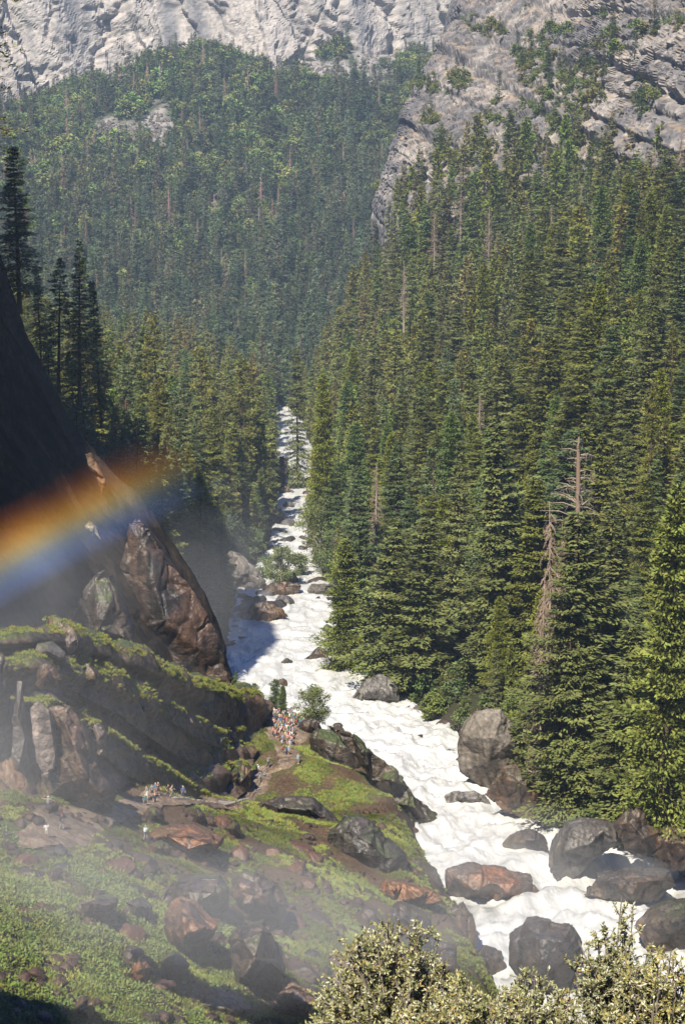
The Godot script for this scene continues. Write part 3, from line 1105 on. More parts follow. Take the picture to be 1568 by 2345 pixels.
func raise_cliffs() -> void:
	# the far wall
	var far := []
	for k in 6:
		var row := []
		for q in 12:
			var x := -760.0 + 1180.0 * q / 11.0
			var y: float = [150.0, 230.0, 300.0, 380.0, 480.0, 620.0][k]
			var z: float = 2290.0 + [-20.0, 0.0, 14.0, 26.0, 44.0, 80.0][k] + 26.0 * sin(q * 1.7) + 14.0 * sin(q * 3.9 + k * 0.5)
			if q <= 2: z -= 40.0
			row.append(Vector3(x, y, -z))
		far.append(row)
	var flakes := []
	var jr := RandomNumberGenerator.new()
	jr.seed = 19
	for k in 52:
		var wide := pow(jr.randf(), 2.0)
		flakes.append([-780.0 + 1240.0 * k / 52.0 + jr.randf_range(-14, 14), jr.randf_range(-0.65, -0.1) if k % 5 else jr.randf_range(0.1, 0.5), 1.6 + 4.5 * wide, 3.0 + 7.5 * wide, jr.randf_range(-8.0, 6.0)])
	var seams := []
	for k in 46:
		var wide := pow(jr.randf(), 2.0)
		seams.append([-260.0 + 620.0 * k / 46.0 + jr.randf_range(-6, 6), jr.randf_range(-0.25, 0.25), 0.8 + 2.2 * wide, 1.4 + 4.0 * wide, jr.randf_range(-3.2, 3.2)])
	var pale := Color(0.43, 0.39, 0.365)
	var stain := Color(0.19, 0.185, 0.195)
	var mb := sheet(far, 560, 210, Vector3(0, 0, 1),
		func(p: Vector3, n: Vector3, u: float, v: float) -> float:
			var s := p.x + p.y * 0.38 + fbm.get_noise_2d(p.x * 1.2, p.y * 1.2) * 30.0
			var d := joints(flakes, p.x, p.y - 250.0) + soft.get_noise_2d(s * 0.8, p.y * 0.2) * 18.0 + blocks.get_noise_2d(s * 1.3, p.y * 0.25) * 6.0
			return d + blocks.get_noise_2d(s * 3.0 + 20.0, p.y * 0.6) * 2.4 + blocks.get_noise_2d(s * 8.0, p.y * 2.0) * 1.1 + fbm.get_noise_2d(s * 9.0, p.y * 2.5) * 1.9 + fbm.get_noise_3dv(p * 22.0) * 0.7,
		func(p: Vector3, n: Vector3, u: float, v: float) -> Color:
			var s := p.x + p.y * 0.38
			var t := fbm.get_noise_2d((p.x + p.y * 0.15) * 2.4, p.y * 0.3) * 1.3 + blocks.get_noise_2d(s * 2.3, p.y * 0.11) * 0.3 + fbm.get_noise_2d(p.x * 12.0, p.y * 0.7) * 0.5
			return mixc(pale, stain, 0.22 + t) * (1.0 + 0.22 * fbm.get_noise_3dv(p * 8.0)))
	mb.n = PackedVector3Array()
	struct("far_cliff", mb.mesh(M.far_granite), "pale fractured granite wall closing the canyon at the top")
	# the bare granite slope on the right, its nose turned to the river
	var nose := rows_of([
		[[860, 760, 1330], [900, 640, 1130], [1000, 560, 1040], [1150, 520, 990], [1300, 500, 940], [1420, 490, 910], [1620, 450, 860], [1900, 450, 840]],
		[[850, 500, 1360], [890, 410, 1165], [1000, 345, 1110], [1150, 305, 1070], [1300, 285, 1020], [1440, 262, 960], [1620, 165, 900], [1900, 100, 860]],
		[[880, 380, 1430], [928, 275, 1235], [1030, 240, 1180], [1150, 205, 1140], [1290, 170, 1100], [1400, 132, 1010], [1620, 60, 930], [1900, -60, 880]],
		[[915, 280, 1500], [965, 172, 1300], [1060, 130, 1260], [1180, 105, 1230], [1300, 62, 1190], [1430, 10, 1070], [1620, -60, 990], [1900, -200, 900]],
		[[1000, 130, 1600], [1050, 10, 1400], [1120, 0, 1350], [1200, -25, 1320], [1320, -60, 1290], [1450, -170, 1160], [1620, -280, 1060], [1900, -400, 940]],
		[[1060, -150, 1650], [1130, -300, 1500], [1200, -320, 1450], [1300, -340, 1400], [1400, -360, 1350], [1500, -420, 1250], [1700, -500, 1150], [1950, -620, 1000]]])
	mb = sheet(nose, 440, 430, Vector3(0, 1, 1),
		func(p: Vector3, n: Vector3, u: float, v: float) -> float:
			var a := (p.x + p.y * 1.1) * 0.7
			var b := (p.y * 1.1 - p.x) * 0.7
			var keep := 0.25 + 0.75 * smoothstep(0.04, 0.26, u)
			var ledge := fposmod(b / 15.0 + soft.get_noise_2d(a * 1.6, b * 0.8) * 0.9, 1.0)
			var saw := (ledge - 0.5) * 3.4 * smoothstep(0.0, 0.12, ledge) if ledge > 0.12 else -1.7 + (1.0 - ledge / 0.12) * 3.2
			var crossing := joints(seams, a, b * 0.8 - 60.0)
			return (saw * clampf(0.25 + soft.get_noise_2d(a * 1.6, b * 1.4) * 1.3, 0.0, 1.2) + crossing + soft.get_noise_2d(a * 1.2, b * 2.0) * 4.0 + blocks.get_noise_3dv(p * Vector3(22, 14, 16)) * 2.3 + blocks.get_noise_3dv(p * Vector3(60, 40, 50)) * 0.4 + fbm.get_noise_3dv(p * 34.0) * 0.5) * keep,
		func(p: Vector3, n: Vector3, u: float, v: float) -> Color:
			var a := (p.x + p.y * 1.1) * 0.7
			var b := (p.y * 1.1 - p.x) * 0.7
			var t := fbm.get_noise_2d(a * 2.0, b * 6.0) * 1.3 + fbm.get_noise_3dv(p * 14.0) * 0.9 + blocks.get_noise_2d(a * 0.9, b * 4.2) * 0.3
			var c := mixc(Color(0.145, 0.137, 0.142), Color(0.34, 0.305, 0.28), 0.28 + t * 1.2)
			var dust := fbm.get_noise_3dv(p * 4.0 + Vector3(0, 50, 0)) * 1.6
			if n.y > 0.5: c = mixc(c, Color(0.33, 0.235, 0.14), (n.y - 0.5) * 1.6 * (0.3 + dust))
			return c * (1.0 + 0.6 * fbm.get_noise_3dv(p * 34.0)))
	slope_pts = mb.v.duplicate()
	slope_nrm = mb.n.duplicate()
	mb.n = PackedVector3Array()
	struct("granite_slope", mb.mesh(M.far_granite), "grey bare granite slope with ledges and bushes at upper right")
	# the high wall left of the view, which shades the buttress
	var wall := []
	for k in 4:
		var row := []
		for q in 7:
			row.append(Vector3(-84.0 - [0.0, 1.0, 2.0, 3.0][k] + 3.0 * sin(q * 2.1), [60.0, 130.0, 200.0, 262.0][k] - (8.0 * sin(q * 1.3) if k == 3 else 0.0), -(142.0 + 43.0 * q)))
		wall.append(row)
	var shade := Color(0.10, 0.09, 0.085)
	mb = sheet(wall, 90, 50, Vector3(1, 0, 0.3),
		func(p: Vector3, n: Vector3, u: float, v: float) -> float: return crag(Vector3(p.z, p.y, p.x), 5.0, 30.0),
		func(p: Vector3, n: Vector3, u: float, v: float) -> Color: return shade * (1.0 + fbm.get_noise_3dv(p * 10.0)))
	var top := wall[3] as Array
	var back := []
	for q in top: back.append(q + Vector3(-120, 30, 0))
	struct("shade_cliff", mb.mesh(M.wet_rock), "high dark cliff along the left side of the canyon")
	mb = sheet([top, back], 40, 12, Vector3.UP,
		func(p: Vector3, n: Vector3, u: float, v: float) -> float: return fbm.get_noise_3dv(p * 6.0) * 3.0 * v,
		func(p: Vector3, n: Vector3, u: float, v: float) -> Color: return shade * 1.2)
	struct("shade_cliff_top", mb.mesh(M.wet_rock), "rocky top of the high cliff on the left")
	# the great dark buttress in the shade: a face between a diagonal edge and its foot
	var edge := [[-260, 120, 335], [-130, 400, 338], [-48, 545, 340], [28, 745, 341], [116, 925, 342], [172, 1032, 345], [312, 1175, 345], [430, 1330, 346], [490, 1440, 346], [524, 1555, 345]]
	var foot := [[-420, 1300, 262], [-200, 1400, 268], [-60, 1430, 274], [40, 1440, 280], [130, 1455, 286], [215, 1480, 294], [300, 1505, 304], [380, 1530, 318], [450, 1560, 331], [520, 1600, 342]]
	var rows := []
	for k in 7:
		var t := k / 6.0
		var row := []
		for q in 10:
			var a := at_depth(edge[q][0], edge[q][1], edge[q][2])
			var b := at_depth(foot[q][0], foot[q][1], foot[q][2])
			var c := a.lerp(b, t)
			c += Vector3(0.1, 0.35, -0.55) * sin(t * PI) * -4.5 * (1.0 - q / 10.0)
			row.append(c)
		rows.append(row)
	var lip := []
	for q in 10: lip.append(at_depth(edge[q][0] + 9, edge[q][1] - 4, edge[q][2] + 9.0))
	var rear := []
	for q in 10:
		var c := at_depth(edge[q][0] + 4, edge[q][1], edge[q][2] + 40.0)
		c.y = ground(c.x, -c.z) - 2.0
		rear.append(c)
	rows.push_front(lip)
	rows.push_front(rear)
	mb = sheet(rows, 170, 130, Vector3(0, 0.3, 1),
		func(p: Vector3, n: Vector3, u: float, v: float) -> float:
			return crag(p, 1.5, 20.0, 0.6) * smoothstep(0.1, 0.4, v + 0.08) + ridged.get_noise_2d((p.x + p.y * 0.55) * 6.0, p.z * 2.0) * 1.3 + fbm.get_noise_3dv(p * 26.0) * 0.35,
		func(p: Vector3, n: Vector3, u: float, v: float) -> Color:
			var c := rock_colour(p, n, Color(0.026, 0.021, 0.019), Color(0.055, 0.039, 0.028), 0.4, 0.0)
			if v < 0.27: c = mixc(c, Color(0.075, 0.062, 0.052), 0.5)  # lit rim of the edge, put into the colour as a lighter strip
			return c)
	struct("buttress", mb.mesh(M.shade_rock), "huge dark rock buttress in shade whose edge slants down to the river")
	# the benches of rock between buttress and trail
	var bench := rows_of([
		[[-60, 1500, 236], [90, 1490, 246], [190, 1500, 258], [275, 1530, 274], [370, 1550, 292], [455, 1590, 316], [545, 1610, 338], [612, 1650, 348]],
		[[-60, 1466, 214], [90, 1446, 226], [185, 1458, 238], [275, 1494, 253], [365, 1520, 272], [452, 1558, 298], [542, 1584, 322], [608, 1626, 338]],
		[[-60, 1480, 211], [90, 1464, 222], [182, 1478, 234], [272, 1514, 249], [362, 1540, 267], [450, 1578, 293], [540, 1600, 316], [606, 1636, 334]],
		[[-60, 1524, 211], [80, 1512, 221], [155, 1530, 231], [225, 1540, 241], [322, 1592, 260], [415, 1662, 284], [470, 1715, 294], [585, 1712, 316]],
		[[-60, 1540, 206], [80, 1526, 216], [156, 1546, 225], [220, 1556, 234], [312, 1612, 252], [402, 1684, 275], [456, 1738, 286], [580, 1735, 308]],
		[[-60, 1615, 206], [70, 1600, 214], [140, 1612, 222], [190, 1640, 230], [265, 1690, 244], [340, 1745, 258], [430, 1775, 272], [570, 1755, 300]],
		[[-60, 1640, 202], [70, 1616, 210], [136, 1624, 217], [182, 1658, 224], [256, 1708, 237], [330, 1762, 250], [424, 1790, 265], [566, 1768, 296]],
		[[-60, 1830, 198], [60, 1832, 200], [140, 1852, 204], [230, 1850, 216], [330, 1835, 236], [425, 1842, 250], [510, 1850, 268], [562, 1810, 290]]])
	mb = sheet(bench, 260, 180, Vector3(0, 1, 1),
		func(p: Vector3, n: Vector3, u: float, v: float) -> float:
			var a := p.x * 0.7 - p.z * 0.5
			var row := v * 7.0
			var eave := 1.7 * (1.0 - smoothstep(0.5, 0.95, absf(row - 3.55))) + 1.5 * (1.0 - smoothstep(0.5, 0.95, absf(row - 5.55))) + 1.4 * (1.0 - smoothstep(0.5, 1.0, absf(row - 1.5)))
			var d := blocks.get_noise_2d(a * 5.0, p.y * 5.0 + p.x * 2.0) * 0.7 + blocks.get_noise_2d(a * 24.0, p.y * 20.0) * 0.22 + fbm.get_noise_3dv(p * 11.0) * 0.7 + fbm.get_noise_3dv(p * 50.0) * 0.25
			d -= 0.7 * (1.0 - smoothstep(0.0, 0.12, cracks.get_noise_2d(a * 7.0 + p.y * 4.0, p.y * 3.0 - p.x * 3.0) + 1.0))
			return d + eave * (0.8 + soft.get_noise_2d(p.x * 9.0, p.z * 9.0) * 0.6),
		func(p: Vector3, n: Vector3, u: float, v: float) -> Color:
			return rock_colour(p, n, Color(0.125, 0.09, 0.068), Color(0.24, 0.145, 0.085), 0.4, 1.2), true)
	for k in mb.v.size():
		var row := float(k / 261) / 180.0 * 7.0
		if (mb.n[k].y > 0.72 and k % 3 == 0) or row < 1.9 or (row > 2.9 and row < 4.05) or (row > 4.95 and row < 6.05): ledge_pts.append(mb.v[k])
	struct("rock_benches", mb.mesh(M.wet_rock), "dark wet rock benches with mossy ledges above the trail")
	# the brink on which the viewer stands, and the spur at its left
	var brink := []
	for k in 6:
		var row := []
		for q in 9:
			var x := -70.0 + 17.5 * q
			row.append(Vector3(x, [178.2, 177.4, 167.0, 156.0, 128.0, 70.0][k] + (sin(q * 2.2) * 0.8 if k > 1 else 0.0), -[-60.0, 1.2, 17.0, 29.5, 31.5, 36.0][k] - (sin(q * 1.4) if k > 2 else 0.0)))
		brink.append(row)
	mb = sheet(brink, 120, 90, Vector3(0, 1, -0.6),
		func(p: Vector3, n: Vector3, u: float, v: float) -> float: return -absf(fbm.get_noise_3dv(p * 14.0)) * 0.8,
		func(p: Vector3, n: Vector3, u: float, v: float) -> Color: return rock_colour(p, n, Color(0.2, 0.19, 0.18), Color(0.28, 0.25, 0.22), 0.4, 0.2))
	struct("brink", mb.mesh(M.granite), "granite brink of the waterfall under the shrubs")
	var spur := []
	for k in 5:
		var row := []
		for q in 8:
			var s := q / 7.0
			var right: float = [-15.0, -17.0, -21.5, -25.5, -27.0][clampi(int(s * 4.0), 0, 4)]
			row.append(Vector3([right + 3.0, right + 1.0, right - 2.0, right - 8.0, -80.0][k], [60.0, 115.0, 153.0, 158.0, 164.0][k] - (10.0 * maxf(0.0, s - 0.6) if k > 1 else 0.0) + 2.0 * sin(q * 2.7), -(30.0 + 76.0 * s)))
		spur.append(row)
	mb = sheet(spur, 80, 70, Vector3(1, 1, 0),
		func(p: Vector3, n: Vector3, u: float, v: float) -> float: return -absf(crag(Vector3(p.z, p.y, p.x), 2.0, 14.0)),
		func(p: Vector3, n: Vector3, u: float, v: float) -> Color: return rock_colour(p, n, Color(0.12, 0.11, 0.1), Color(0.18, 0.15, 0.12), 0.4, 0.4))
	struct("spur", mb.mesh(M.wet_rock), "rocky spur beside the waterfall at the left")
	var cap := []
	for k in 3:
		var row := []
		for q in 6:
			row.append(Vector3(-28.0 - 11.0 * q, [60.0, 120.0, 153.0][k] + 1.2 * q * (k / 2.0), -(107.0 - k * 1.0)))
		cap.append(row)
	mb = sheet(cap, 40, 40, Vector3(0, 0, -1),
		func(p: Vector3, n: Vector3, u: float, v: float) -> float: return -absf(crag(p, 2.0, 14.0)),
		func(p: Vector3, n: Vector3, u: float, v: float) -> Color: return rock_colour(p, n, Color(0.12, 0.11, 0.1), Color(0.18, 0.15, 0.12), 0.4, 0.4))
	struct("spur_end", mb.mesh(M.wet_rock), "far end of the rocky spur at the left")

# ---------------------------------------------------------------- boulders and outcrops
const BROWN := [Color(0.15, 0.088, 0.054), Color(0.075, 0.056, 0.046), 0.4, 0.25]
const DARK := [Color(0.055, 0.046, 0.042), Color(0.11, 0.078, 0.06), 0.35, 0.2]
const ORANGE := [Color(0.27, 0.125, 0.058), Color(0.15, 0.085, 0.055), 0.35, 0.1]
const BROWN_MOSS := [Color(0.15, 0.088, 0.054), Color(0.075, 0.056, 0.046), 0.4, 0.6]
const DARK_MOSS := [Color(0.075, 0.058, 0.05), Color(0.13, 0.085, 0.06), 0.4, 0.5]
const GREY := [Color(0.21, 0.195, 0.185), Color(0.13, 0.115, 0.105), 0.35, 0.0]
const WET := [Color(0.062, 0.055, 0.055), Color(0.12, 0.085, 0.062), 0.35, 0.0]
const PALE := [Color(0.25, 0.205, 0.185), Color(0.18, 0.14, 0.12), 0.35, 0.0]
const MOSSY := [Color(0.06, 0.048, 0.038), Color(0.10, 0.068, 0.045), 0.4, 1.4]

func set_rocks() -> void:
	var R := -1.0   # stands in the river
	# in and along the water
	outline_rock("boulder", "flat topped brown boulder with orange lichen streak standing in the white water", [[1018,1992],[1045,1984],[1072,1980],[1110,1980],[1160,1993],[1213,2002],[1224,2025],[1236,2046],[1205,2060],[1120,2066],[1066,2064],[1022,2046]], [[1040,2006,2.5],[1100,2002,3.5],[1180,2022,4],[1085,2040,5],[1160,2046,5],[1130,2022,4]], R, 7, [Color(0.115,0.08,0.058), Color(0.30,0.11,0.035), 0.28, 0.0], "wet_rock", 0.5, 0.3, "boulders in the river")
	outline_rock("boulder", "dark wet angular boulder in the churning pool behind the pale shrubs", [[1163,2160],[1180,2143],[1200,2114],[1240,2104],[1290,2118],[1312,2115],[1334,2160],[1334,2225],[1302,2275],[1240,2292],[1190,2250],[1163,2208]], [[1232,2146,4],[1288,2158,4.5],[1240,2206,5],[1205,2150,2],[1300,2210,3]], R, 8, WET, "wet_rock", 0.5, 0.3, "boulders in the river")
	outline_rock("boulder", "smaller dark boulder just behind the wet angular one in the pool", [[1186,2135],[1212,2103],[1235,2101],[1262,2108],[1282,2125],[1240,2150],[1195,2152]], [[1225,2120,2]], R, 4, WET, "wet_rock", 0.5, 0.25, "boulders in the river")
	outline_rock("boulder", "long grey flat boulder at the right of the river with foam all round it", [[1340,2050],[1364,2016],[1372,2002],[1386,2003],[1440,1993],[1530,1992],[1547,2026],[1504,2062],[1456,2080],[1418,2064],[1378,2056]], [[1400,2022,3],[1460,2020,4],[1515,2015,3],[1450,2052,4]], R, 8, WET, "wet_rock", 0.5, 0.3, "boulders in the river")
	outline_rock("boulder", "broad dark boulder at the right edge behind the taller pale shrub", [[1452,2120],[1500,2076],[1560,2062],[1660,2056],[1690,2170],[1560,2190],[1480,2180]], [[1540,2110,5],[1620,2110,6]], R, 9, DARK, "wet_rock", 0.6, 0.35, "boulders in the river")
	outline_rock("boulder", "round grey boulder half veiled by spray in mid river", [[1150,1935],[1168,1913],[1200,1898],[1222,1900],[1246,1917],[1258,1945],[1240,1962],[1180,1962]], [[1190,1922,2.5],[1225,1925,2.5]], R, 5, WET, "wet_rock", 0.5, 0.25, "boulders in the river")
	outline_rock("boulder", "large steep grey boulder with dark water stains below the right bank trees", [[1258,1992],[1272,1938],[1286,1905],[1300,1884],[1340,1875],[1390,1880],[1427,1894],[1440,1930],[1380,1952],[1362,1968],[1312,2018],[1275,2024]], [[1310,1902,3],[1380,1902,4],[1290,1950,3],[1345,1935,5],[1410,1925,4]], R, 9, [Color(0.14,0.125,0.115), Color(0.07,0.058,0.05), 0.4, 0.0], "wet_rock", 0.5, 0.3, "boulders in the river")
	outline_rock("boulder", "brown pointed boulder right of the steep grey one at the foot of the trees", [[1402,1890],[1430,1857],[1455,1849],[1476,1862],[1482,1888],[1512,1905],[1504,1950],[1470,1968],[1430,1945]], [[1445,1885,2.5],[1475,1920,3]], -262.0 * -1.0, 6, BROWN, "wet_rock", 0.5, 0.3, "boulders in the river")
	outline_rock("boulder", "dark brown boulder under the lone thin trunk at the right edge", [[1492,1960],[1488,1920],[1530,1894],[1600,1898],[1660,1900],[1680,1990],[1540,1996]], [[1540,1930,3],[1610,1930,4]], 262.0, 7, BROWN, "wet_rock", 0.6, 0.3, "boulders in the river")
	outline_rock("boulder", "low grey rock awash in mid river with foam over its left end", [[1018,1824],[1035,1814],[1085,1811],[1112,1825],[1128,1846],[1062,1852],[1024,1842]], [[1050,1825,1.5],[1095,1830,1.8]], R, 4, GREY, "wet_rock", 0.5, 0.25, "boulders in the river")
	outline_rock("boulder", "brown sloping boulder on the right bank between the huge grey one and the foam", [[1110,1818],[1130,1790],[1150,1755],[1182,1747],[1222,1770],[1244,1810],[1268,1866],[1232,1890],[1190,1872],[1150,1856]], [[1165,1785,3],[1205,1800,4],[1225,1835,3]], R, 7, BROWN, "wet_rock", 0.5, 0.3, "boulders in the river")
	outline_rock("boulder", "huge smooth grey granite boulder on the right bank beside the trees", [[1046,1706],[1052,1672],[1070,1650],[1091,1628],[1118,1623],[1146,1622],[1160,1640],[1177,1662],[1194,1722],[1194,1800],[1146,1818],[1096,1796],[1050,1768]], [[1095,1655,2.5],[1145,1650,3],[1080,1690,4],[1130,1690,5.5],[1165,1705,4],[1120,1740,4.5]], R, 10, [Color(0.25,0.22,0.19), Color(0.16,0.13,0.105), 0.4, 0.0], "granite", 0.5, 0.14, "boulders in the river")
	outline_rock("boulder", "pile of grey rock slabs on the right bank at the bend of the river", [[796,1614],[815,1585],[840,1558],[872,1544],[908,1564],[914,1606],[862,1606],[822,1616]], [[830,1590,2],[870,1572,2.5],[890,1590,2.5]], R, 6, GREY, "wet_rock", 0.6, 0.5, "boulders in the river")
	outline_rock("boulder", "long dark rock like a fin breaking the white water at centre", [[690,1514],[710,1499],[730,1481],[748,1489],[752,1508],[720,1518],[700,1520]], [[725,1498,1.5]], R, 4, DARK, "wet_rock", 0.5, 0.25, "boulders in the river")
	outline_rock("boulder", "small dark rock left of the fin shaped one in the white water", [[643,1517],[655,1505],[668,1511],[677,1523],[657,1530]], [[660,1515,1]], R, 2.5, DARK, "wet_rock", 0.4, 0.2, "boulders in the river")
	outline_rock("boulder", "small dark rock close under the cedar on the right bank", [[736,1440],[748,1429],[760,1435],[768,1450],[742,1450]], [[752,1440,1]], R, 3, DARK, "wet_rock", 0.5, 0.2, "boulders in the river")
	outline_rock("boulder", "rounded brown rock in the foam behind the small dark cedar", [[630,1572],[638,1558],[648,1552],[657,1560],[660,1574],[640,1578]], [[647,1564,1]], R, 3, BROWN, "wet_rock", 0.4, 0.2, "boulders in the river")
	outline_rock("boulder", "square pale rock on the right bank above the cedar's left side", [[704,1352],[714,1337],[762,1337],[762,1366],[712,1366]], [[735,1350,1.5]], R, 4, GREY, "granite", 0.6, 0.3, "boulders in the river")
	outline_rock("boulder", "dark rock shelf on the upper left bank under the tall lit trunk", [[598,1104],[625,1052],[650,1044],[667,1074],[660,1096],[640,1108]], [[635,1072,2]], R, 6, DARK, "wet_rock", 0.8, 0.4, "boulders in the river")
	outline_rock("boulder", "flat dark rock below the shelf on the upper left bank", [[602,1132],[625,1114],[662,1112],[666,1126],[640,1136]], [[640,1122,1.5]], R, 5, DARK, "wet_rock", 0.8, 0.4, "boulders in the river")
	outline_rock("boulder", "grey rock in the upper rapids above the slender green tree", [[618,1190],[628,1168],[642,1165],[660,1186],[650,1200],[624,1198]], [[640,1180,1.5]], R, 5, GREY, "wet_rock", 0.8, 0.4, "boulders in the river")
	outline_rock("boulder", "brown block on the right bank at the farthest visible rapid", [[690,988],[692,956],[710,949],[720,986]], [[704,968,1.5]], R, 5, [Color(0.26,0.2,0.15), Color(0.2,0.15,0.12), 0.4, 0.0], "granite", 1.0, 0.4, "boulders in the river")
	outline_rock("outcrop", "sunny grey rock overlook with people above the rapids on the left bank", [[496,1284],[512,1268],[532,1262],[552,1268],[580,1296],[606,1336],[590,1356],[540,1352],[506,1312]], [[530,1285,1.5],[565,1312,2.5],[540,1325,3]], 0.0, 12, [Color(0.24,0.21,0.19), Color(0.15,0.13,0.12), 0.4, 0.2], "granite", 0.9, 0.5, "rock outcrops")
	outline_rock("boulder", "heap of brown rocks in the left half of the rapids", [[560,1402],[580,1384],[612,1380],[650,1394],[662,1412],[630,1426],[585,1424]], [[600,1400,1.5],[640,1408,1.5]], R, 6, BROWN, "wet_rock", 0.6, 0.5, "boulders in the river")
	outline_rock("boulder", "low dark rocks at the left edge of the rapids in spray", [[548,1376],[566,1362],[592,1366],[600,1380],[572,1392],[552,1390]], [[575,1378,1.2]], R, 5, WET, "wet_rock", 0.6, 0.5, "boulders in the river")
	outline_rock("boulder", "flat rocky islet under the slender tree in the rapids", [[596,1352],[620,1334],[660,1332],[690,1342],[684,1358],[640,1368],[604,1366]], [[640,1350,1.5]], R, 8, BROWN, "wet_rock", 0.6, 0.5, "boulders in the river")
	# the left bank of the river
	outline_rock("boulder", "broad grey dome of rock veiled in mist above the lower left bank", [[748,1910],[775,1884],[800,1871],[832,1871],[862,1895],[884,1920],[932,1960],[936,2000],[884,2032],[800,1998],[758,1950]], [[800,1905,3],[850,1930,4],[885,1965,4],[820,1955,4.5],[890,2000,3]], 250.0, 12, [Color(0.10,0.088,0.08), Color(0.062,0.055,0.05), 0.4, 0.5], "wet_rock", 0.6, 0.3, "boulders of the left bank")
	outline_rock("boulder", "brown jagged rock at the left water's edge by the wide fall of foam", [[922,1978],[950,1964],[1000,1994],[1020,2032],[992,2050],[950,2035],[925,2005]], [[955,1995,2],[985,2022,2.5]], 258.0, 6, BROWN, "wet_rock", 0.5, 0.3, "boulders of the left bank")
	outline_rock("boulder", "long brown rock with an orange left end below the jagged one", [[868,2040],[884,2017],[920,2024],[980,2038],[1014,2060],[962,2076],[900,2066]], [[900,2040,2],[960,2055,2.5]], 0.0, 6, ORANGE, "wet_rock", 0.5, 0.3, "boulders of the left bank")
	outline_rock("boulder", "dark peaked rock among green patches left of the small pool", [[888,2094],[915,2067],[950,2084],[986,2110],[992,2168],[930,2174],[880,2152]], [[920,2100,2.5],[955,2130,3]], 0.0, 7, DARK, "wet_rock", 0.5, 0.3, "boulders of the left bank")
	outline_rock("boulder", "tall brown rock wall at the left edge of the small pool", [[1020,2086],[1058,2068],[1088,2104],[1094,2172],[1052,2206],[1024,2160]], [[1055,2105,2.5],[1060,2155,3]], 240.0, 7, BROWN, "wet_rock", 0.5, 0.35, "boulders of the left bank")
	outline_rock("boulder", "smooth dark rock below the pool just above the pale shrubs", [[1080,2200],[1110,2164],[1146,2184],[1162,2222],[1130,2270],[1086,2250]], [[1115,2200,3]], 236.0, 6, WET, "wet_rock", 0.5, 0.25, "boulders of the left bank")
	outline_rock("outcrop", "brown outcrop with a moss cap right of the crowded viewpoint", [[706,1690],[724,1672],[762,1674],[802,1690],[838,1732],[832,1792],[792,1822],[740,1796],[714,1742]], [[745,1695,3],[790,1712,4],[745,1745,4],[800,1765,4]], 318.0, 10, MOSSY, "wet_rock", 0.5, 0.4, "rock outcrops")
	outline_rock("outcrop", "low rock beside the crowd on which people in red sit", [[684,1668],[692,1650],[708,1645],[726,1650],[732,1674],[706,1684]], [[708,1662,1.5]], 332.0, 5, BROWN, "wet_rock", 0.4, 0.25, "rock outcrops")
	outline_rock("outcrop", "rocky rib with brown moss running down to the river from the viewpoint", [[752,1662],[800,1676],[850,1722],[905,1762],[938,1802],[962,1842],[1004,1886],[988,1925],[940,1886],[890,1836],[850,1786],[810,1730]], [[830,1722,3],[900,1788,3.5],[950,1850,3.5],[985,1895,2]], 300.0, 8, MOSSY, "wet_rock", 0.5, 0.45, "rock outcrops")
	outline_rock("outcrop", "dark squared rock face below the railing of the trail", [[598,1838],[640,1826],[720,1826],[768,1866],[795,1896],[740,1900],[690,1890],[610,1892]], [[640,1850,2.5],[710,1855,3],[750,1882,2]], 272.0, 9, DARK, "wet_rock", 0.5, 0.4, "rock outcrops")
	# the mossy slope
	outline_rock("boulder", "long orange flat slab with an overhanging dark right end on the mossy slope", [[333,1924],[345,1904],[380,1892],[430,1897],[488,1918],[503,1930],[498,1946],[478,1962],[440,1962],[396,1958]], [[380,1915,3],[440,1920,4],[480,1932,4],[430,1945,4.5],[494,1934,1.5]], 0.0, 8, ORANGE, "wet_rock", 0.4, 0.2, "boulders on the mossy slope")
	outline_rock("boulder", "brown rounded boulder leaning against the left end of the orange slab", [[332,1954],[342,1934],[370,1924],[396,1940],[394,1958],[340,1962]], [[365,1942,2]], 0.0, 3.5, BROWN_MOSS, "wet_rock", 0.35, 0.2, "boulders on the mossy slope")
	outline_rock("boulder", "wide dark brown dome below the orange slab on the slope", [[362,2060],[390,2030],[440,2014],[500,2014],[526,2040],[526,2080],[480,2104],[420,2098],[378,2080]], [[430,2040,4],[490,2045,4],[440,2075,5]], 0.0, 8, DARK_MOSS, "wet_rock", 0.4, 0.25, "boulders on the mossy slope")
	outline_rock("boulder", "broken cluster of brown blocks right of the dark dome", [[520,2044],[534,2010],[560,1996],[584,2000],[640,2030],[657,2070],[644,2120],[590,2108],[545,2096]], [[550,2025,3],[600,2040,4],[560,2070,4],[620,2075,3.5]], 0.0, 7, BROWN_MOSS, "wet_rock", 0.4, 0.55, "boulders on the mossy slope")
	outline_rock("boulder", "peaked orange brown boulder in the middle of the lower slope", [[372,2098],[390,2078],[410,2062],[436,2074],[470,2108],[494,2126],[482,2150],[450,2178],[416,2184],[390,2160]], [[420,2095,4],[460,2130,4],[425,2140,5]], 0.0, 6, ORANGE, "wet_rock", 0.4, 0.25, "boulders on the mossy slope")
	outline_rock("boulder", "big dark rounded boulder with a split shaded right side", [[524,2148],[538,2132],[560,2124],[600,2117],[622,2140],[638,2190],[662,2236],[644,2268],[590,2272],[540,2254],[528,2190]], [[556,2152,3],[598,2134,2.4],[584,2196,5],[622,2205,2.5],[560,2230,5]], 0.0, 8, DARK_MOSS, "wet_rock", 0.4, 0.25, "boulders on the mossy slope")
	outline_rock("boulder", "orange brown rock low at the left of the rubble in the lower slope", [[282,2236],[302,2206],[320,2188],[346,2214],[334,2264],[300,2258]], [[318,2220,2]], 0.0, 3, ORANGE, "wet_rock", 0.35, 0.25, "boulders on the mossy slope")
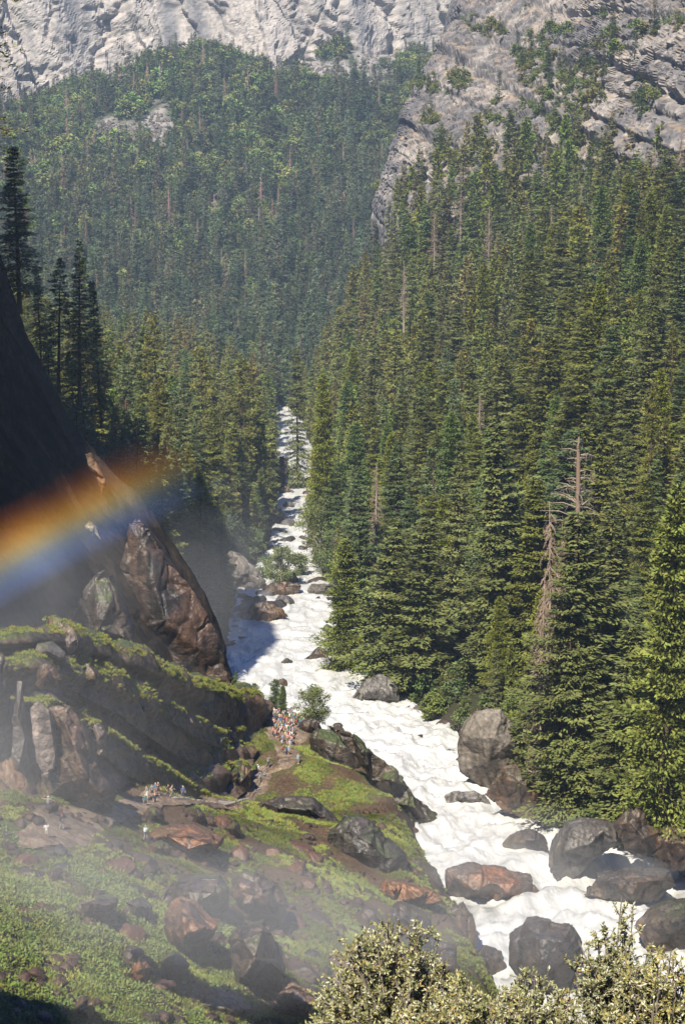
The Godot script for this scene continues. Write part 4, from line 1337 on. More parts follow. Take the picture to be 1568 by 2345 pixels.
	outline_rock("boulder", "dark angular rock right of the low orange brown rubble", [[368,2206],[384,2190],[402,2184],[432,2210],[422,2248],[385,2250]], [[398,2210,2]], 0.0, 3.5, DARK_MOSS, "wet_rock", 0.35, 0.25, "boulders on the mossy slope")
	outline_rock("boulder", "grey brown pyramid boulder left of the peaked orange one", [[272,2098],[292,2074],[318,2057],[346,2080],[344,2112],[290,2114]], [[315,2080,3]], 0.0, 4, [Color(0.10,0.08,0.07), Color(0.07,0.055,0.05), 0.4, 0.2], "wet_rock", 0.35, 0.25, "boulders on the mossy slope")
	outline_rock("boulder", "wide low brown boulder in drifting mist on the left of the slope", [[166,2090],[190,2072],[230,2058],[262,2070],[270,2108],[200,2114]], [[220,2080,3]], 0.0, 5, BROWN_MOSS, "wet_rock", 0.4, 0.3, "boulders on the mossy slope")
	outline_rock("boulder", "tan boulder with a pale cracked face beside the foreground shrub", [[632,2288],[650,2268],[672,2257],[697,2270],[722,2292],[706,2330],[660,2320]], [[670,2280,2.5],[695,2300,2]], 0.0, 4, [Color(0.22,0.13,0.08), Color(0.27,0.21,0.17), 0.4, 0.0], "wet_rock", 0.35, 0.25, "boulders on the mossy slope")
	outline_rock("boulder", "broad dark rock at the bottom of the slope under the split boulder", [[386,2296],[420,2272],[462,2264],[540,2276],[584,2312],[580,2370],[400,2370]], [[450,2300,3],[530,2310,3.5]], 156.0, 6, DARK_MOSS, "wet_rock", 0.4, 0.3, "boulders on the mossy slope")
	outline_rock("boulder", "orange boulder cut by the left edge beside the path", [[-60,1950],[-30,1926],[20,1926],[34,1952],[30,1990],[-20,2000],[-60,1996]], [[-10,1950,2.5]], 182.0, 4, ORANGE, "wet_rock", 0.35, 0.25, "boulders on the mossy slope")
	outline_rock("boulder", "grey dark boulder at the left edge in the lower mist", [[-60,2084],[20,2076],[40,2110],[34,2146],[-40,2150]], [[-5,2105,3]], 162.0, 5, DARK_MOSS, "wet_rock", 0.4, 0.3, "boulders on the mossy slope")
	outline_rock("boulder", "black rock in deep shade at the bottom left corner", [[150,2350],[165,2300],[188,2280],[210,2298],[222,2360],[180,2372]], [[188,2310,2]], 136.0, 3, DARK_MOSS, "wet_rock", 0.35, 0.25, "boulders on the mossy slope")
	outline_rock("boulder", "leaning brown boulder between the trail and the mossy benches", [[498,1830],[508,1806],[524,1788],[556,1751],[574,1765],[578,1800],[564,1828],[530,1838]], [[535,1785,2.5],[560,1785,2],[530,1815,3]], 288.0, 6, BROWN_MOSS, "wet_rock", 0.4, 0.3, "boulders by the trail")
	outline_rock("boulder", "dark brown round boulder under the group of hikers by the trail", [[328,1868],[340,1850],[358,1847],[376,1862],[382,1888],[340,1892]], [[355,1868,1.8]], 0.0, 3, BROWN_MOSS, "wet_rock", 0.35, 0.2, "boulders by the trail")
	outline_rock("boulder", "dark narrow boulder in the moss below the middle of the trail", [[438,1868],[450,1850],[464,1862],[474,1884],[458,1890],[446,1882]], [[456,1868,1.5]], 0.0, 3, DARK_MOSS, "wet_rock", 0.35, 0.25, "boulders by the trail")
	outline_rock("boulder", "dark boulder below the outer corner of the trail and its railing", [[516,1898],[534,1878],[546,1888],[556,1914],[536,1922]], [[536,1898,1.8]], 0.0, 3, DARK_MOSS, "wet_rock", 0.35, 0.25, "boulders by the trail")
	outline_rock("boulder", "brown lump of rock with yellow moss beside the wide bare path", [[206,1842],[222,1822],[240,1815],[256,1830],[262,1862],[240,1874],[216,1868]], [[236,1842,2]], 213.0, 3.5, MOSSY, "wet_rock", 0.35, 0.3, "boulders by the trail")
	# slabs standing on the benches
	outline_rock("rock_slab", "tall pale vertical slab of clean granite in the wet rock wall at left", [[70,1622],[80,1610],[90,1603],[113,1626],[119,1680],[128,1726],[123,1760],[98,1772],[85,1746],[75,1690]], [[96,1640,0.15],[100,1700,0.2]], 203.0, 4, PALE, "granite", 0.35, 0.06, "rock slabs")
	outline_rock("rock_slab", "wide brown bulging rock wall above the bare path at left", [[108,1618],[158,1612],[186,1648],[214,1700],[222,1760],[252,1800],[258,1834],[190,1842],[96,1838],[96,1772],[121,1760],[126,1728]], [[150,1660,2.5],[175,1720,3.5],[140,1740,3],[200,1780,4],[140,1800,2.5],[225,1815,3]], 206.5, 8, BROWN, "wet_rock", 0.4, 0.3, "rock slabs")
	outline_rock("rock_slab", "dark rock column with moss on top at the left edge", [[-40,1490],[8,1498],[18,1520],[14,1640],[6,1800],[-40,1810]], [[-5,1540,1.5],[-5,1700,2]], 203.0, 4, MOSSY, "wet_rock", 0.4, 0.3, "rock slabs")
	outline_rock("rock_slab", "grey misty rock pillar between the edge column and the pale slab", [[26,1720],[30,1640],[40,1560],[52,1560],[58,1690],[66,1780],[40,1806],[24,1790]], [[42,1640,1.2],[45,1750,1.5]], 203.5, 4, [Color(0.12,0.10,0.09), Color(0.07,0.06,0.055), 0.4, 0.3], "wet_rock", 0.4, 0.1, "rock slabs")
	outline_rock("boulder", "grey boulder lying on the ridge under the shaded buttress", [[64,1494],[84,1471],[120,1468],[148,1493],[152,1514],[100,1522],[68,1514]], [[105,1490,2.5]], 220.0, 5, [Color(0.13,0.115,0.105), Color(0.09,0.075,0.065), 0.4, 0.2], "wet_rock", 0.35, 0.25, "boulders on the benches")
	outline_rock("boulder", "round pale brown boulder in moss on the ridge", [[146,1462],[160,1454],[176,1464],[174,1486],[156,1500],[146,1486]], [[160,1475,1.5]], 227.0, 3, [Color(0.22,0.18,0.16), Color(0.15,0.12,0.10), 0.4, 0.0], "wet_rock", 0.35, 0.15, "boulders on the benches")
	outline_rock("boulder", "brown block above the pale slab in the rock wall", [[80,1566],[88,1522],[112,1513],[128,1530],[138,1556],[132,1578],[95,1580]], [[108,1545,2]], 211.0, 4, BROWN, "wet_rock", 0.35, 0.25, "boulders on the benches")
	outline_rock("rock_slab", "small light brown slab standing right of the brown wall", [[216,1660],[226,1655],[240,1676],[238,1715],[228,1730],[216,1718]], [[228,1690,1]], 219.0, 3, [Color(0.2,0.155,0.13), Color(0.12,0.09,0.075), 0.4, 0.0], "wet_rock", 0.35, 0.15, "rock slabs")
	var SLAB := [Color(0.085, 0.06, 0.046), Color(0.14, 0.088, 0.055), 0.4, 1.3]
	outline_rock("rock_slab", "long mossy edged dark slab slanting down across the middle of the benches", [[155,1535,226],[220,1542,234],[255,1560,239],[320,1594,250],[350,1620,256],[415,1664,272],[456,1712,284],[450,1752,278],[400,1728,266],[330,1680,248],[260,1632,236],[200,1598,228],[158,1572,224]], [[240,1580,1.2,236],[330,1632,1.2,250],[400,1690,1.2,266]], 248.0, 7, SLAB, "wet_rock", 0.6, 0.3, "rock slabs")
	outline_rock("rock_slab", "lower mossy edged dark slab slanting down to the trail", [[213,1652,224],[270,1690,234],[300,1712,238],[350,1738,245],[400,1775,253],[440,1800,258],[488,1828,266],[478,1848,264],[400,1822,250],[330,1798,240],[265,1758,231],[220,1716,223]], [[270,1720,1.2,232],[350,1768,1.2,243],[420,1802,1.0,254]], 243.0, 7, SLAB, "wet_rock", 0.6, 0.3, "rock slabs")
	outline_rock("rock_slab", "upper right dark slab with a moss line below the grassy ridge", [[385,1612,264],[435,1637,276],[500,1674,294],[556,1668,312],[562,1694,310],[500,1712,290],[440,1684,274],[390,1652,262]], [[440,1660,1.0,275],[510,1692,1.0,294]], 284.0, 6, SLAB, "wet_rock", 0.6, 0.3, "rock slabs")
	outline_rock("rock_slab", "brown broken block under the grassy end of the ridge", [[452,1588,296],[480,1572,300],[530,1580,312],[560,1604,322],[572,1640,322],[540,1648,312],[500,1640,300],[465,1622,294]], [[510,1605,1.5,304]], 306.0, 6, SLAB, "wet_rock", 0.6, 0.35, "rock slabs")
	for line in [[[155,1535,226],[220,1542,234],[255,1560,239],[320,1594,250],[350,1620,256],[415,1664,272],[456,1712,284]], [[213,1652,224],[270,1690,234],[300,1712,238],[350,1738,245],[400,1775,253],[440,1800,258],[488,1828,266]], [[385,1612,264],[435,1637,276],[500,1674,294],[556,1668,312]], [[350,1518,262],[420,1548,282],[490,1566,302],[560,1594,322],[610,1626,338]], [[360,1528,262],[430,1560,282],[500,1580,302],[566,1608,322]]]:
		for k in line.size() - 1:
			for q in 1500:
				var f := rnd(0, 1)
				ledge_pts.append(at_depth(lerpf(line[k][0], line[k + 1][0], f), lerpf(line[k][1], line[k + 1][1], f) + rnd(-5, 6), lerpf(line[k][2], line[k + 1][2], f) + rnd(-0.9, 1.2)))
	# slabs leaning in front of the shaded buttress
	outline_rock("rock_slab", "great dark pyramid shaped slab with an orange brown left face", [[296,1200],[312,1182],[345,1215],[392,1290],[430,1332],[470,1400],[494,1442],[512,1500],[526,1570],[450,1580],[380,1545],[330,1500],[312,1460],[318,1420],[300,1390],[285,1340],[272,1300]], [[330,1260,3],[350,1330,4],[380,1420,5],[400,1350,1.5],[440,1480,3],[460,1420,1.0],[340,1430,4]], 320.0, 16, [Color(0.11,0.062,0.038), Color(0.045,0.036,0.032), 0.5, 0.0], "wet_rock", 0.8, 0.45, "rock slabs")
	outline_rock("rock_slab", "brown slab with green moss on its left edge leaning on the buttress", [[158,1460],[168,1400],[188,1352],[214,1316],[240,1304],[262,1345],[282,1400],[300,1450],[316,1494],[260,1500],[190,1480]], [[215,1370,3],[250,1390,3],[230,1440,4],[285,1460,2]], 292.0, 10, [Color(0.085,0.06,0.045), Color(0.055,0.045,0.04), 0.4, 1.2], "wet_rock", 0.7, 0.4, "rock slabs")
	outline_rock("rock_slab", "thin rib of rock painted in sunlit tan rising into the rainbow", [[192,1204],[206,1190],[218,1204],[226,1240],[244,1275],[262,1330],[272,1360],[256,1350],[236,1306],[214,1262]], [[212,1215,1.2],[240,1285,1.5]], 322.0, 6, [Color(0.32,0.25,0.18), Color(0.2,0.16,0.12), 0.4, 0.0], "granite", 0.6, 0.35, "rock slabs")  # tan colour stands in for sun grazing this rock edge
	outline_rock("rock_slab", "orange streaked ledge with painted sunlight on the dark edge of the buttress above the rainbow", [[196,1040],[208,1036],[222,1062],[240,1096],[246,1124],[232,1130],[218,1090],[202,1066]], [[216,1075,1.2],[236,1112,1.2]], 336.0, 5, [Color(0.2,0.12,0.07), Color(0.11,0.08,0.06), 0.4, 0.0], "granite", 0.6, 0.3, "rock slabs")  # bright tone paints in the sun catching the ledge

	# loose boulders: eight shapes, each copied
	var kinds := []
	for k in 8: kinds.append(loose_boulder(40 + k, 14))
	var tones := ["boulder_brown", "boulder_dark", "boulder_orange", "boulder_brown", "boulder_brown", "boulder_orange"]
	var words := {"boulder_brown": "brown", "boulder_dark": "dark wet", "boulder_orange": "orange brown", "boulder_grey": "grey", "boulder_pale": "pale"}
	var protos := []
	for k in 8:
		var o := MeshInstance3D.new()
		o.mesh = kinds[k].mesh(M.boulder_brown)
		protos.append(o)
	var spots := []
	var tries := 0
	while spots.size() < 110 and tries < 4000:
		tries += 1
		var px := rnd(0, 1060)
		var py := rnd(1850, 2340)
		if px > 780 and py < 2040: continue
		if px < 270 and py > 2060: continue
		var p := on_ground(px, py)
		if p.x > bank(bank_l, -p.z) + 1.0: continue
		if fbm.get_noise_2d(p.x * 9.0 + 7.0, p.z * 9.0) < -0.05 and tries % 3: continue
		spots.append([p, pow(rnd(0, 1), 2.4) * 1.7 + 0.4, "slope"])
	tries = 0
	while spots.size() < 205 and tries < 2000:   # along both banks
		tries += 1
		var z := rnd(235, 900) if tries % 3 else rnd(235, 440)
		var left := rng.randf() < 0.45
		var x := bank(bank_l, z) - rnd(-2.0, 3.0) if left else bank(bank_r, z) + rnd(-2.0, 4.0)
		if absf(x) > 0.175 * z or (left and z < 350): continue
		spots.append([Vector3(x, maxf(ground(x, z), river_y(z) - 0.6), -z), rnd(0.8, 2.6) * (1.0 if z < 500 else 1.4), "bank"])
	for q in [[562,1345],[575,1352],[590,1378],[604,1392],[618,1400],[628,1408],[610,1412],[585,1405],[570,1398],[556,1372],[640,1395],[650,1385],[600,1365],[625,1360],[660,1330],[680,1290],[690,1262],[655,1240],[668,1205],[662,1160],[668,1130],[672,1090],[640,1300],[700,1235],[612,1318],[560,1420],[572,1412],[1260,1690],[668,1350],[968,1690],[985,1685],[945,1700],[1410,1975],[1550,1960],[1565,2010]]:
		var p := on_river(q[0], q[1])
		spots.append([p - Vector3(0, 0.3, 0), rnd(2.0, 4.2) if q[1] < 1430 else rnd(0.7, 1.4), "river"])
	for s in spots:
		var o: MeshInstance3D = protos[rng.randi() % 8].duplicate()
		o.name = numbered("boulder")
		var tone: String = tones[rng.randi() % 6] if s[2] == "slope" else ["boulder_grey", "boulder_dark", "boulder_brown"][rng.randi() % 3]
		o.material_override = M[tone]
		var size: float = s[1]
		add_child(o)
		o.position = s[0] + Vector3(0, size * (0.12 if s[2] != "slope" else -0.12), 0)
		o.rotation = Vector3(rnd(-0.3, 0.3), rnd(0, TAU), rnd(-0.3, 0.3))
		o.scale = Vector3.ONE * size
		var big := "small" if size < 0.9 else "middling" if size < 1.7 else "large"
		if s[2] == "slope":
			tag(o, "%s %s boulder lying in the moss of the lower left slope" % [big, words[tone]], "boulder", "loose boulders on the mossy slope")
		elif s[2] == "bank":
			tag(o, "%s %s boulder at the water's edge of the river bank" % [big, words[tone]], "boulder", "loose boulders along the river banks")
		else:
			tag(o, "%s %s rock standing in the white rapids" % [big, words[tone]], "boulder", "loose rocks in the rapids")
	# talus and rubble too small to count
	var where := []
	var tints := []
	for k in 5200:
		var q: Array = clearings[rng.randi() % clearings.size()]
		var px: float = q[0] + rng.randfn() * q[2] * 0.55
		var py: float = q[1] + rng.randfn() * q[3] * 0.55
		var p := on_ground(px, py + 6.0, 500.0)
		if -p.z > 2400: continue
		var size := pow(rnd(0, 1), 2.0) * (2.6 if -p.z > 1200 else 1.6) + 0.5
		where.append(Transform3D(Basis.from_euler(Vector3(rnd(-1, 1), rnd(0, TAU), rnd(-1, 1))).scaled(Vector3.ONE * size), p))
		tints.append(Color(0.62, 0.58, 0.56) * rnd(0.7, 1.2))
	var pebble := loose_boulder(91, 4)
	var pm: StandardMaterial3D = M.boulder_pale.duplicate()
	pm.albedo_color = Color(0.55, 0.52, 0.5)
	copies("talus", "pale grey rock debris in the clearings of the forest", "talus", pebble.mesh(pm), where, tints)
	where = []
	tints = []
	for k in 4200:
		var px := rnd(-20, 1090)
		var py := rnd(1840, 2345)
		var p := on_ground(px, py)
		if p.x > bank(bank_l, -p.z) + 0.5: continue
		if fbm.get_noise_2d(p.x * 9.0 + 7.0, p.z * 9.0) < 0.02: continue
		where.append(Transform3D(Basis.from_euler(Vector3(rnd(-1, 1), rnd(0, TAU), rnd(-1, 1))).scaled(Vector3.ONE * (0.14 + 0.75 * pow(rnd(0, 1), 3.0))), p))
		tints.append(Color(1.0, 0.8, 0.65) * rnd(0.5, 1.6))
	copies("rubble", "small brown stones strewn over the mossy slope", "stones", pebble.mesh(M.boulder_brown), where, tints)

# ---------------------------------------------------------------- the trail, its stones and railings
func trail_line(list: Array) -> Array:
	var out := []
	for q in list:
		var p := on_ground(q[0], q[1], 150.0)
		out.append(p)
	return out

var trail_pts := []

func make_trail() -> void:
	var pts := trail_line([[-60, 1916], [0, 1914], [60, 1916], [105, 1908], [140, 1890], [175, 1872], [215, 1868], [265, 1858], [318, 1846], [350, 1832], [395, 1828], [440, 1834], [490, 1841], [528, 1838], [556, 1830], [580, 1810], [590, 1782], [606, 1766], [640, 1754], [660, 1742], [656, 1722], [648, 1698], [650, 1672], [660, 1650], [680, 1642]])
	trail_pts = pts
	var widths := [1.6, 1.6, 1.6, 2.4, 3.6, 3.2, 2.2, 1.8, 1.8, 1.8, 2.0, 2.0, 2.2, 2.4, 2.4, 2.2, 2.2, 2.0, 1.8, 1.8, 2.2, 3.4, 4.4, 5.0, 3.2]
	var mb := MB.new()
	var n := 240
	for k in n + 1:
		var f := float(k) / n * (pts.size() - 1)
		var i := mini(int(f), pts.size() - 2)
		var c := along(pts, float(k) / n)
		var d := (along(pts, minf(1, (k + 1.0) / n)) - along(pts, maxf(0, (k - 1.0) / n)))
		d.y = 0
		var s := d.normalized().cross(Vector3.UP)
		var hw: float = lerpf(widths[i], widths[i + 1], f - i) * 1.0
		for e in 9:
			var o := (e / 4.0 - 1.0) * hw * (1.0 + 0.25 * fbm.get_noise_2d(c.x * 20.0 + e * 9.0, c.z * 20.0))
			var p := c + s * o
			p.y = maxf(ground(p.x, -p.z), lerpf(ground(p.x, -p.z), c.y, 0.6 if hw < 2.3 else 0.15)) + 0.10 - (0.35 if e == 0 or e == 8 else 0.0) + fbm.get_noise_2d(p.x * 60.0, p.z * 60.0) * 0.12
			mb.v.append(p)
			mb.c.append(mixc(Color(0.36, 0.275, 0.205), Color(0.22, 0.155, 0.11), 0.5 + fbm.get_noise_2d(p.x * 40.0, p.z * 40.0) * 1.6))
	for k in n:
		for e in 8:
			var p := k * 9 + e
			mb.i.append(p); mb.i.append(p + 1); mb.i.append(p + 10)
			mb.i.append(p); mb.i.append(p + 10); mb.i.append(p + 9)
	mb.smooth()
	if mb.n[100].y < 0:
		mb.flip()
		mb.smooth()
	var path := struct("path", mb.mesh(M.soil), "dusty tan hiking trail winding down past the rocks to the viewpoint")
	# stone steps laid in the trail, each a piece of the path
	var step := loose_boulder(77, 5)
	var sm := step.mesh(M.boulder_pale)
	for k in 62:
		var f := lerpf(0.41, 0.72, k / 61.0)
		var c := along(pts, f)
		var d := along(pts, f + 0.004) - along(pts, f - 0.004)
		var s := Vector3(d.x, 0, d.z).normalized().cross(Vector3.UP)
		for e in [-0.55, 0.5]:
			var o := put("stone_step", sm, path)
			o.position = c + s * (e + rnd(-0.15, 0.15)) + Vector3(0, 0.10 + rnd(0, 0.05), 0)
			o.rotation = Vector3(0, atan2(s.x, s.z) + rnd(-0.2, 0.2), 0)
			o.scale = Vector3(0.24, 0.2, 0.62) * rnd(0.8, 1.15)
	# stones edging the trail
	railing(trail_line([[540, 1850], [556, 1842], [572, 1828], [586, 1812], [597, 1795], [600, 1779], [612, 1766]]), "dark iron pipe railing along the outer bend of the trail")
	railing(trail_line([[626, 1757], [644, 1750], [662, 1748], [684, 1747]]), "short iron railing just below the crowded viewpoint")

func railing(pts: Array, label: String) -> void:
	var o := base("railing", pts[0])
	tag(o, label, "railing", "iron railings of the trail")
	var iron := plain_mat("iron", Color(0.035, 0.028, 0.025), 0.6)
	var tops := []
	var mids := []
	for p in pts:
		var q: Vector3 = p - pts[0]
		var mb := MB.new()
		mb.tube([q - Vector3(0, 0.3, 0), q + Vector3(0, 1.12, 0)], [0.04, 0.04], 6, Color.WHITE)
		mb.smooth()
		put("post", mb.mesh(iron), o)
		tops.append(q + Vector3(0, 1.1, 0))
		mids.append(q + Vector3(0, 0.6, 0))
	for t in [tops, mids]:
		var mb := MB.new()
		var rads := []
		for q in t: rads.append(0.035)
		mb.tube(t, rads, 6, Color.WHITE)
		mb.smooth()
		put("rail", mb.mesh(iron), o)

# ---------------------------------------------------------------- the forest
const FIR := Color(0.118, 0.136, 0.044)
const CEDAR := Color(0.14, 0.165, 0.038)
const PINE := Color(0.13, 0.14, 0.052)
var proto := {}

func make_protos() -> void:
	var sets := {
		"fir_a": [101, 44.0, 8.6, 0.06, 1.15, 7, 0.74, 18.0, 0, FIR], "fir_b": [102, 42.0, 7.4, 0.10, 1.1, 7, 0.7, 18.0, 0, FIR * 1.15],
		"fir_c": [103, 40.0, 6.8, 0.14, 1.15, 7, 0.7, 17.0, 0, FIR.lerp(PINE, 0.5)], "fir_d": [104, 38.0, 8.2, 0.08, 1.25, 7, 0.74, 19.0, 0, FIR * 0.9],
		"cedar_a": [111, 40.0, 7.0, 0.15, 0.62, 7, 0.55, 19.0, 1, CEDAR], "cedar_b": [112, 36.0, 6.0, 0.05, 0.62, 7, 0.55, 19.0, 1, CEDAR * 0.9],
		"pine_a": [121, 46.0, 6.4, 0.30, 1.15, 5, 0.6, 15.0, 2, PINE], "pine_bare": [123, 45.0, 6.0, 0.5, 1.1, 6, 0.6, 16.0, 2, PINE], "pine_b": [122, 43.0, 5.8, 0.36, 1.2, 5, 0.6, 15.0, 2, PINE * 1.1]}
	for k in sets:
		var q: Array = sets[k]
		var pair := conifer(q[0], q[1], q[2], q[3], q[4], q[5], q[6], q[7], q[8], q[9])
		pair[0].smooth()
		proto[k] = [tree_thing(k, [pair[0].mesh(M.bark), pair[1].mesh(M.needles)], "crown", null), q[1]]

func plant(kind: String, x: float, z: float, h: float, tint: String, label: String, group: String) -> Node3D:
	var o: Node3D = proto[kind][0].duplicate()
	o.name = numbered("conifer")
	add_child(o)
	var s: float = h / proto[kind][1]
	o.position = site(x, z)
	o.rotation = Vector3(rnd(-0.035, 0.035), rnd(0, TAU), rnd(-0.035, 0.035))
	var fat := rnd(1.0, 1.35)
	o.scale = Vector3(s * fat, s, s * fat)
	if tint != "needles": (o.get_child(1) as MeshInstance3D).material_override = M[tint]
	tag(o, label, "tree", group)
	return o

func plant_forest() -> void:
	make_protos()
	# trees known one by one: top of the tree in the sketch, distance, kind, tint, how wide, what it looks like
	var keys := [
		[1535, 1110, 268, "cedar_a", "needles", 1.45, "broad yellow green cedar at the right edge, nearest of the tall trees"],
		[1130, 955, 388, "fir_a", "needles", 1.45, "large dark fir with a bare centre trunk in the middle of the right bank"],
		[965, 1190, 405, "fir_d", "needles", 1.45, "wide green fir left of the large dark fir on the right bank"],
		[900, 1180, 414, "fir_b", "needles", 1.45, "bright edged fir between the riverside cedar and the wide green fir"],
		[793, 1235, 436, "cedar_b", "needles", 1.38, "riverside cedar with a rounded crown reaching into the white water"],
		[1262, 1345, 326, "cedar_b", "needles_yellow", 1.16, "narrow light green cedar under the pink dead branches"],
		[1400, 1140, 318, "fir_c", "needles", 1.45, "olive green fir right of the tall broken snag"],
		[1460, 1420, 286, "fir_a", "needles", 1.45, "dense green fir just left of the broad right edge cedar"],
		[1225, 1490, 322, "fir_d", "needles", 1.10, "low spreading fir above the huge grey boulder"],
		[1345, 1420, 298, "fir_b", "needles", 1.45, "bushy dark fir behind the brown bank boulders"],
		[835, 1060, 455, "fir_c", "needles_blue", 1.23, "thin fir with a visible pale trunk above the riverside cedar"],
		[1338, 1170, 304, "fir_d", "needles", 1.45, "green fir standing in front of the tall broken snag's trunk"],
		[1322, 1290, 297, "fir_d", "needles", 1.01, "smaller fir at the foot of the tall broken snag"],
		[1240, 1080, 392, "fir_b", "needles", 1.45, "green fir half hidden by the tall broken snag"],
		[1040, 1000, 432, "fir_c", "needles", 1.10, "tall green fir behind the gap left of the large dark fir"],
		[470, 770, 640, "pine_b", "needles_yellow", 1.45, "old pine with thin ragged branches on the left bank"],
		[355, 700, 620, "pine_a", "needles_yellow", 1.45, "tall ragged pine at the edge of the left shade"],
		[745, 790, 610, "cedar_a", "needles_yellow", 1.10, "yellow green tree standing over the upper rapids on the right"],
		[680, 760, 830, "fir_a", "needles", 1.10, "dark fir at the head of the visible river"]]
	var taken := []
	for k in keys:
		var top := at_depth(k[0], k[1], k[2])
		var h: float = top.y - ground(top.x, k[2])
		if h < 8.0 or h > 75.0: print("odd tree ", k[6], " ", h)
		h = clampf(h, 10.0, 64.0)
		var o := plant(k[3], top.x, k[2], h, k[4], k[6], "tall conifers")
		o.scale.x = h / proto[k[3]][1] * k[5] * 1.12 * (40.0 / maxf(h, 40.0))
		o.scale.z = o.scale.x
		taken.append(Vector2(top.x, k[2]))
	# the shaded trees rooted on the edge of the buttress: top, foot and distance
	for k in [[45, 335, 690, 352, "fir_d", 1.15, "lone dark fir silhouetted high on the left cliff edge"], [183, 545, 900, 372, "fir_b", 0.95, "dark shaded fir right of the lone silhouette on the left cliff"], [135, 585, 880, 376, "pine_b", 0.9, "slim shaded pine behind the cliff edge at left"], [232, 640, 960, 392, "fir_a", 0.85, "shaded fir with pale right side branches by the left cliff"], [95, 600, 830, 368, "fir_c", 0.8, "small shaded fir close behind the lone silhouette"]]:
		var a := at_depth(k[0], k[1], k[3])
		var b := at_depth(k[0], k[2], k[3])
		var o := plant(k[4], b.x, k[3], a.y - b.y, "needles_blue", k[6], "shaded trees on the left cliff")
		o.position.y = b.y
		o.scale.x *= k[5]
		o.scale.z *= k[5]
	# sunlit trees of the left bank, by top and foot
	for k in [[548, 790, 1192, "pine_bare", "needles_yellow", 1.0, "tall pine with a long bare sunlit trunk on the left bank"], [400, 940, 1262, "fir_c", "needles_yellow", 1.1, "hazy fir left of the bare trunked pine"], [440, 1010, 1300, "fir_b", "needles_yellow", 1.0, "misty fir lowest on the left bank above the rapids"], [362, 850, 1190, "pine_a", "needles_yellow", 1.1, "ragged pine beside the end of the rainbow"], [500, 930, 1240, "fir_a", "needles_yellow", 0.9, "sunlit fir just left of the bare trunk"], [330, 760, 1080, "fir_d", "needles", 1.0, "half shaded fir beside the buttress edge"], [590, 880, 1150, "fir_b", "needles_yellow", 0.9, "dense fir right of the bare trunk by the water"]]:
		var foot := on_ground(k[0], k[2], 345.0)
		var tip := at_depth(k[0], k[1], -foot.z)
		var o := plant(k[3], foot.x, -foot.z, clampf(tip.y - foot.y, 12.0, 62.0), k[4], k[6], "sunlit trees of the left bank")
		o.scale.x *= k[5]
		o.scale.z *= k[5]
		taken.append(Vector2(foot.x, -foot.z))
	# the rest of the near forest
	var cand := []
	var z := 248.0
	while z < 1175.0:
		var gap := 11.6 - z * 0.0024
		var x := -0.20 * z - 12.0
		while x < 0.20 * z + 14.0:
			var q := Vector2(x + rnd(-2.6, 2.6), z + rnd(-2.6, 2.6))
			x += gap
			var l := bank(bank_l, q.y)
			var r := bank(bank_r, q.y)
			var out := maxf(l - q.x, q.x - r)
			if out < 3.5: continue
			if q.x < l and q.y < 395.0: continue
			if q.x < -0.5 * (q.y - 345.0) and q.y < 420 and q.x < -40: continue
			if q.x < l and q.y < 470 and out < 14: continue
			if q.x > r and q.y < 262 and out < 12: continue
			if q.x > r and q.y < 450 and out < 7: continue
			var sk := sketch(site(q.x, q.y))
			if sk.x > 480 and sk.x < 580 and sk.y > 1230 and sk.y < 1360: continue
			if talus(site(q.x, q.y)) > 0.3 and rng.randf() < 0.9: continue
			var near := false
			for t in taken:
				if t.distance_to(q) < (9.0 if q.y < 420.0 else 6.0): near = true
			if near: continue
			var h := lerpf(15, 46, pow(rnd(0, 1), 0.8)) * (1.0 if out > 14 else 0.82)
			if out < 10 and q.x > r and q.y < 420: h *= 0.6
			cand.append([h / q.y * (1.0 if absf(q.x) < 0.185 * q.y else 0.4), q, h, out])
		z += gap
	cand.sort_custom(func(a, b): return a[0] > b[0])
	var names := ["fir_a", "fir_b", "fir_c", "fir_d", "cedar_a", "cedar_b", "pine_a", "pine_b"]
	var looks := {"f": "dark green layered fir", "c": "yellow green dense cedar", "p": "olive green open topped pine"}
	var rest := []
	var made := 0
	for k in cand:
		var q: Vector2 = k[1]
		if made >= 270:
			rest.append(k)
			continue
		made += 1
		var left := q.x < bank(bank_l, q.y)
		var pick: String = names[[0, 1, 2, 3, 0, 1, 2, 3, 4, 5, 6, 7][rng.randi() % 12]] if not left else names[[2, 6, 7, 1, 6, 2][rng.randi() % 6]]
		var sk := sketch(site(q.x, q.y) + Vector3(0, k[2], 0))
		var place: String
		if left: place = "on the shaded left slope below the cliff" if sk.x < 300 else "on the left bank among other trees"
		elif k[3] < 14.0: place = "in the front row along the right bank"
		elif sk.x > 1250: place = "on the lower right slope towards the right edge" if q.y < 380 else "higher on the right slope towards the right edge"
		else: place = "on the lower right slope behind the front row" if q.y < 420 else "on the middle of the right slope above the river"
		var foot := sketch(site(q.x, q.y))
		var size_word := "young" if k[2] < 22.0 else "tall" if k[2] > 36.0 else ""
		var more := ""
		if not left:
			if sk.distance_to(Vector2(1325, 1050)) < 190.0: more = "close to the tall snag"
			elif sk.distance_to(Vector2(1110, 1560)) < 170.0: more = "above the huge grey boulder"
			elif sk.x > 1470: more = "at the right edge"
			elif sk.y < 480: more = "right under the granite slope"
			elif sk.x < 760: more = "overlooking the upper rapids"
			elif sk.x < 900: more = "nearest the river on the slope"
			elif sk.y < 700: more = "in the upper part of the slope"
			elif sk.x < 1080: more = "left of the large dark fir"
			else: more = "right of the large dark fir"
			place = more if k[3] >= 14.0 else "by the water, " + more
		elif sk.x >= 300: place = ("on the left bank left of the sunlit bare trunk" if sk.x < 530 else "on the left bank beside the upper rapids")
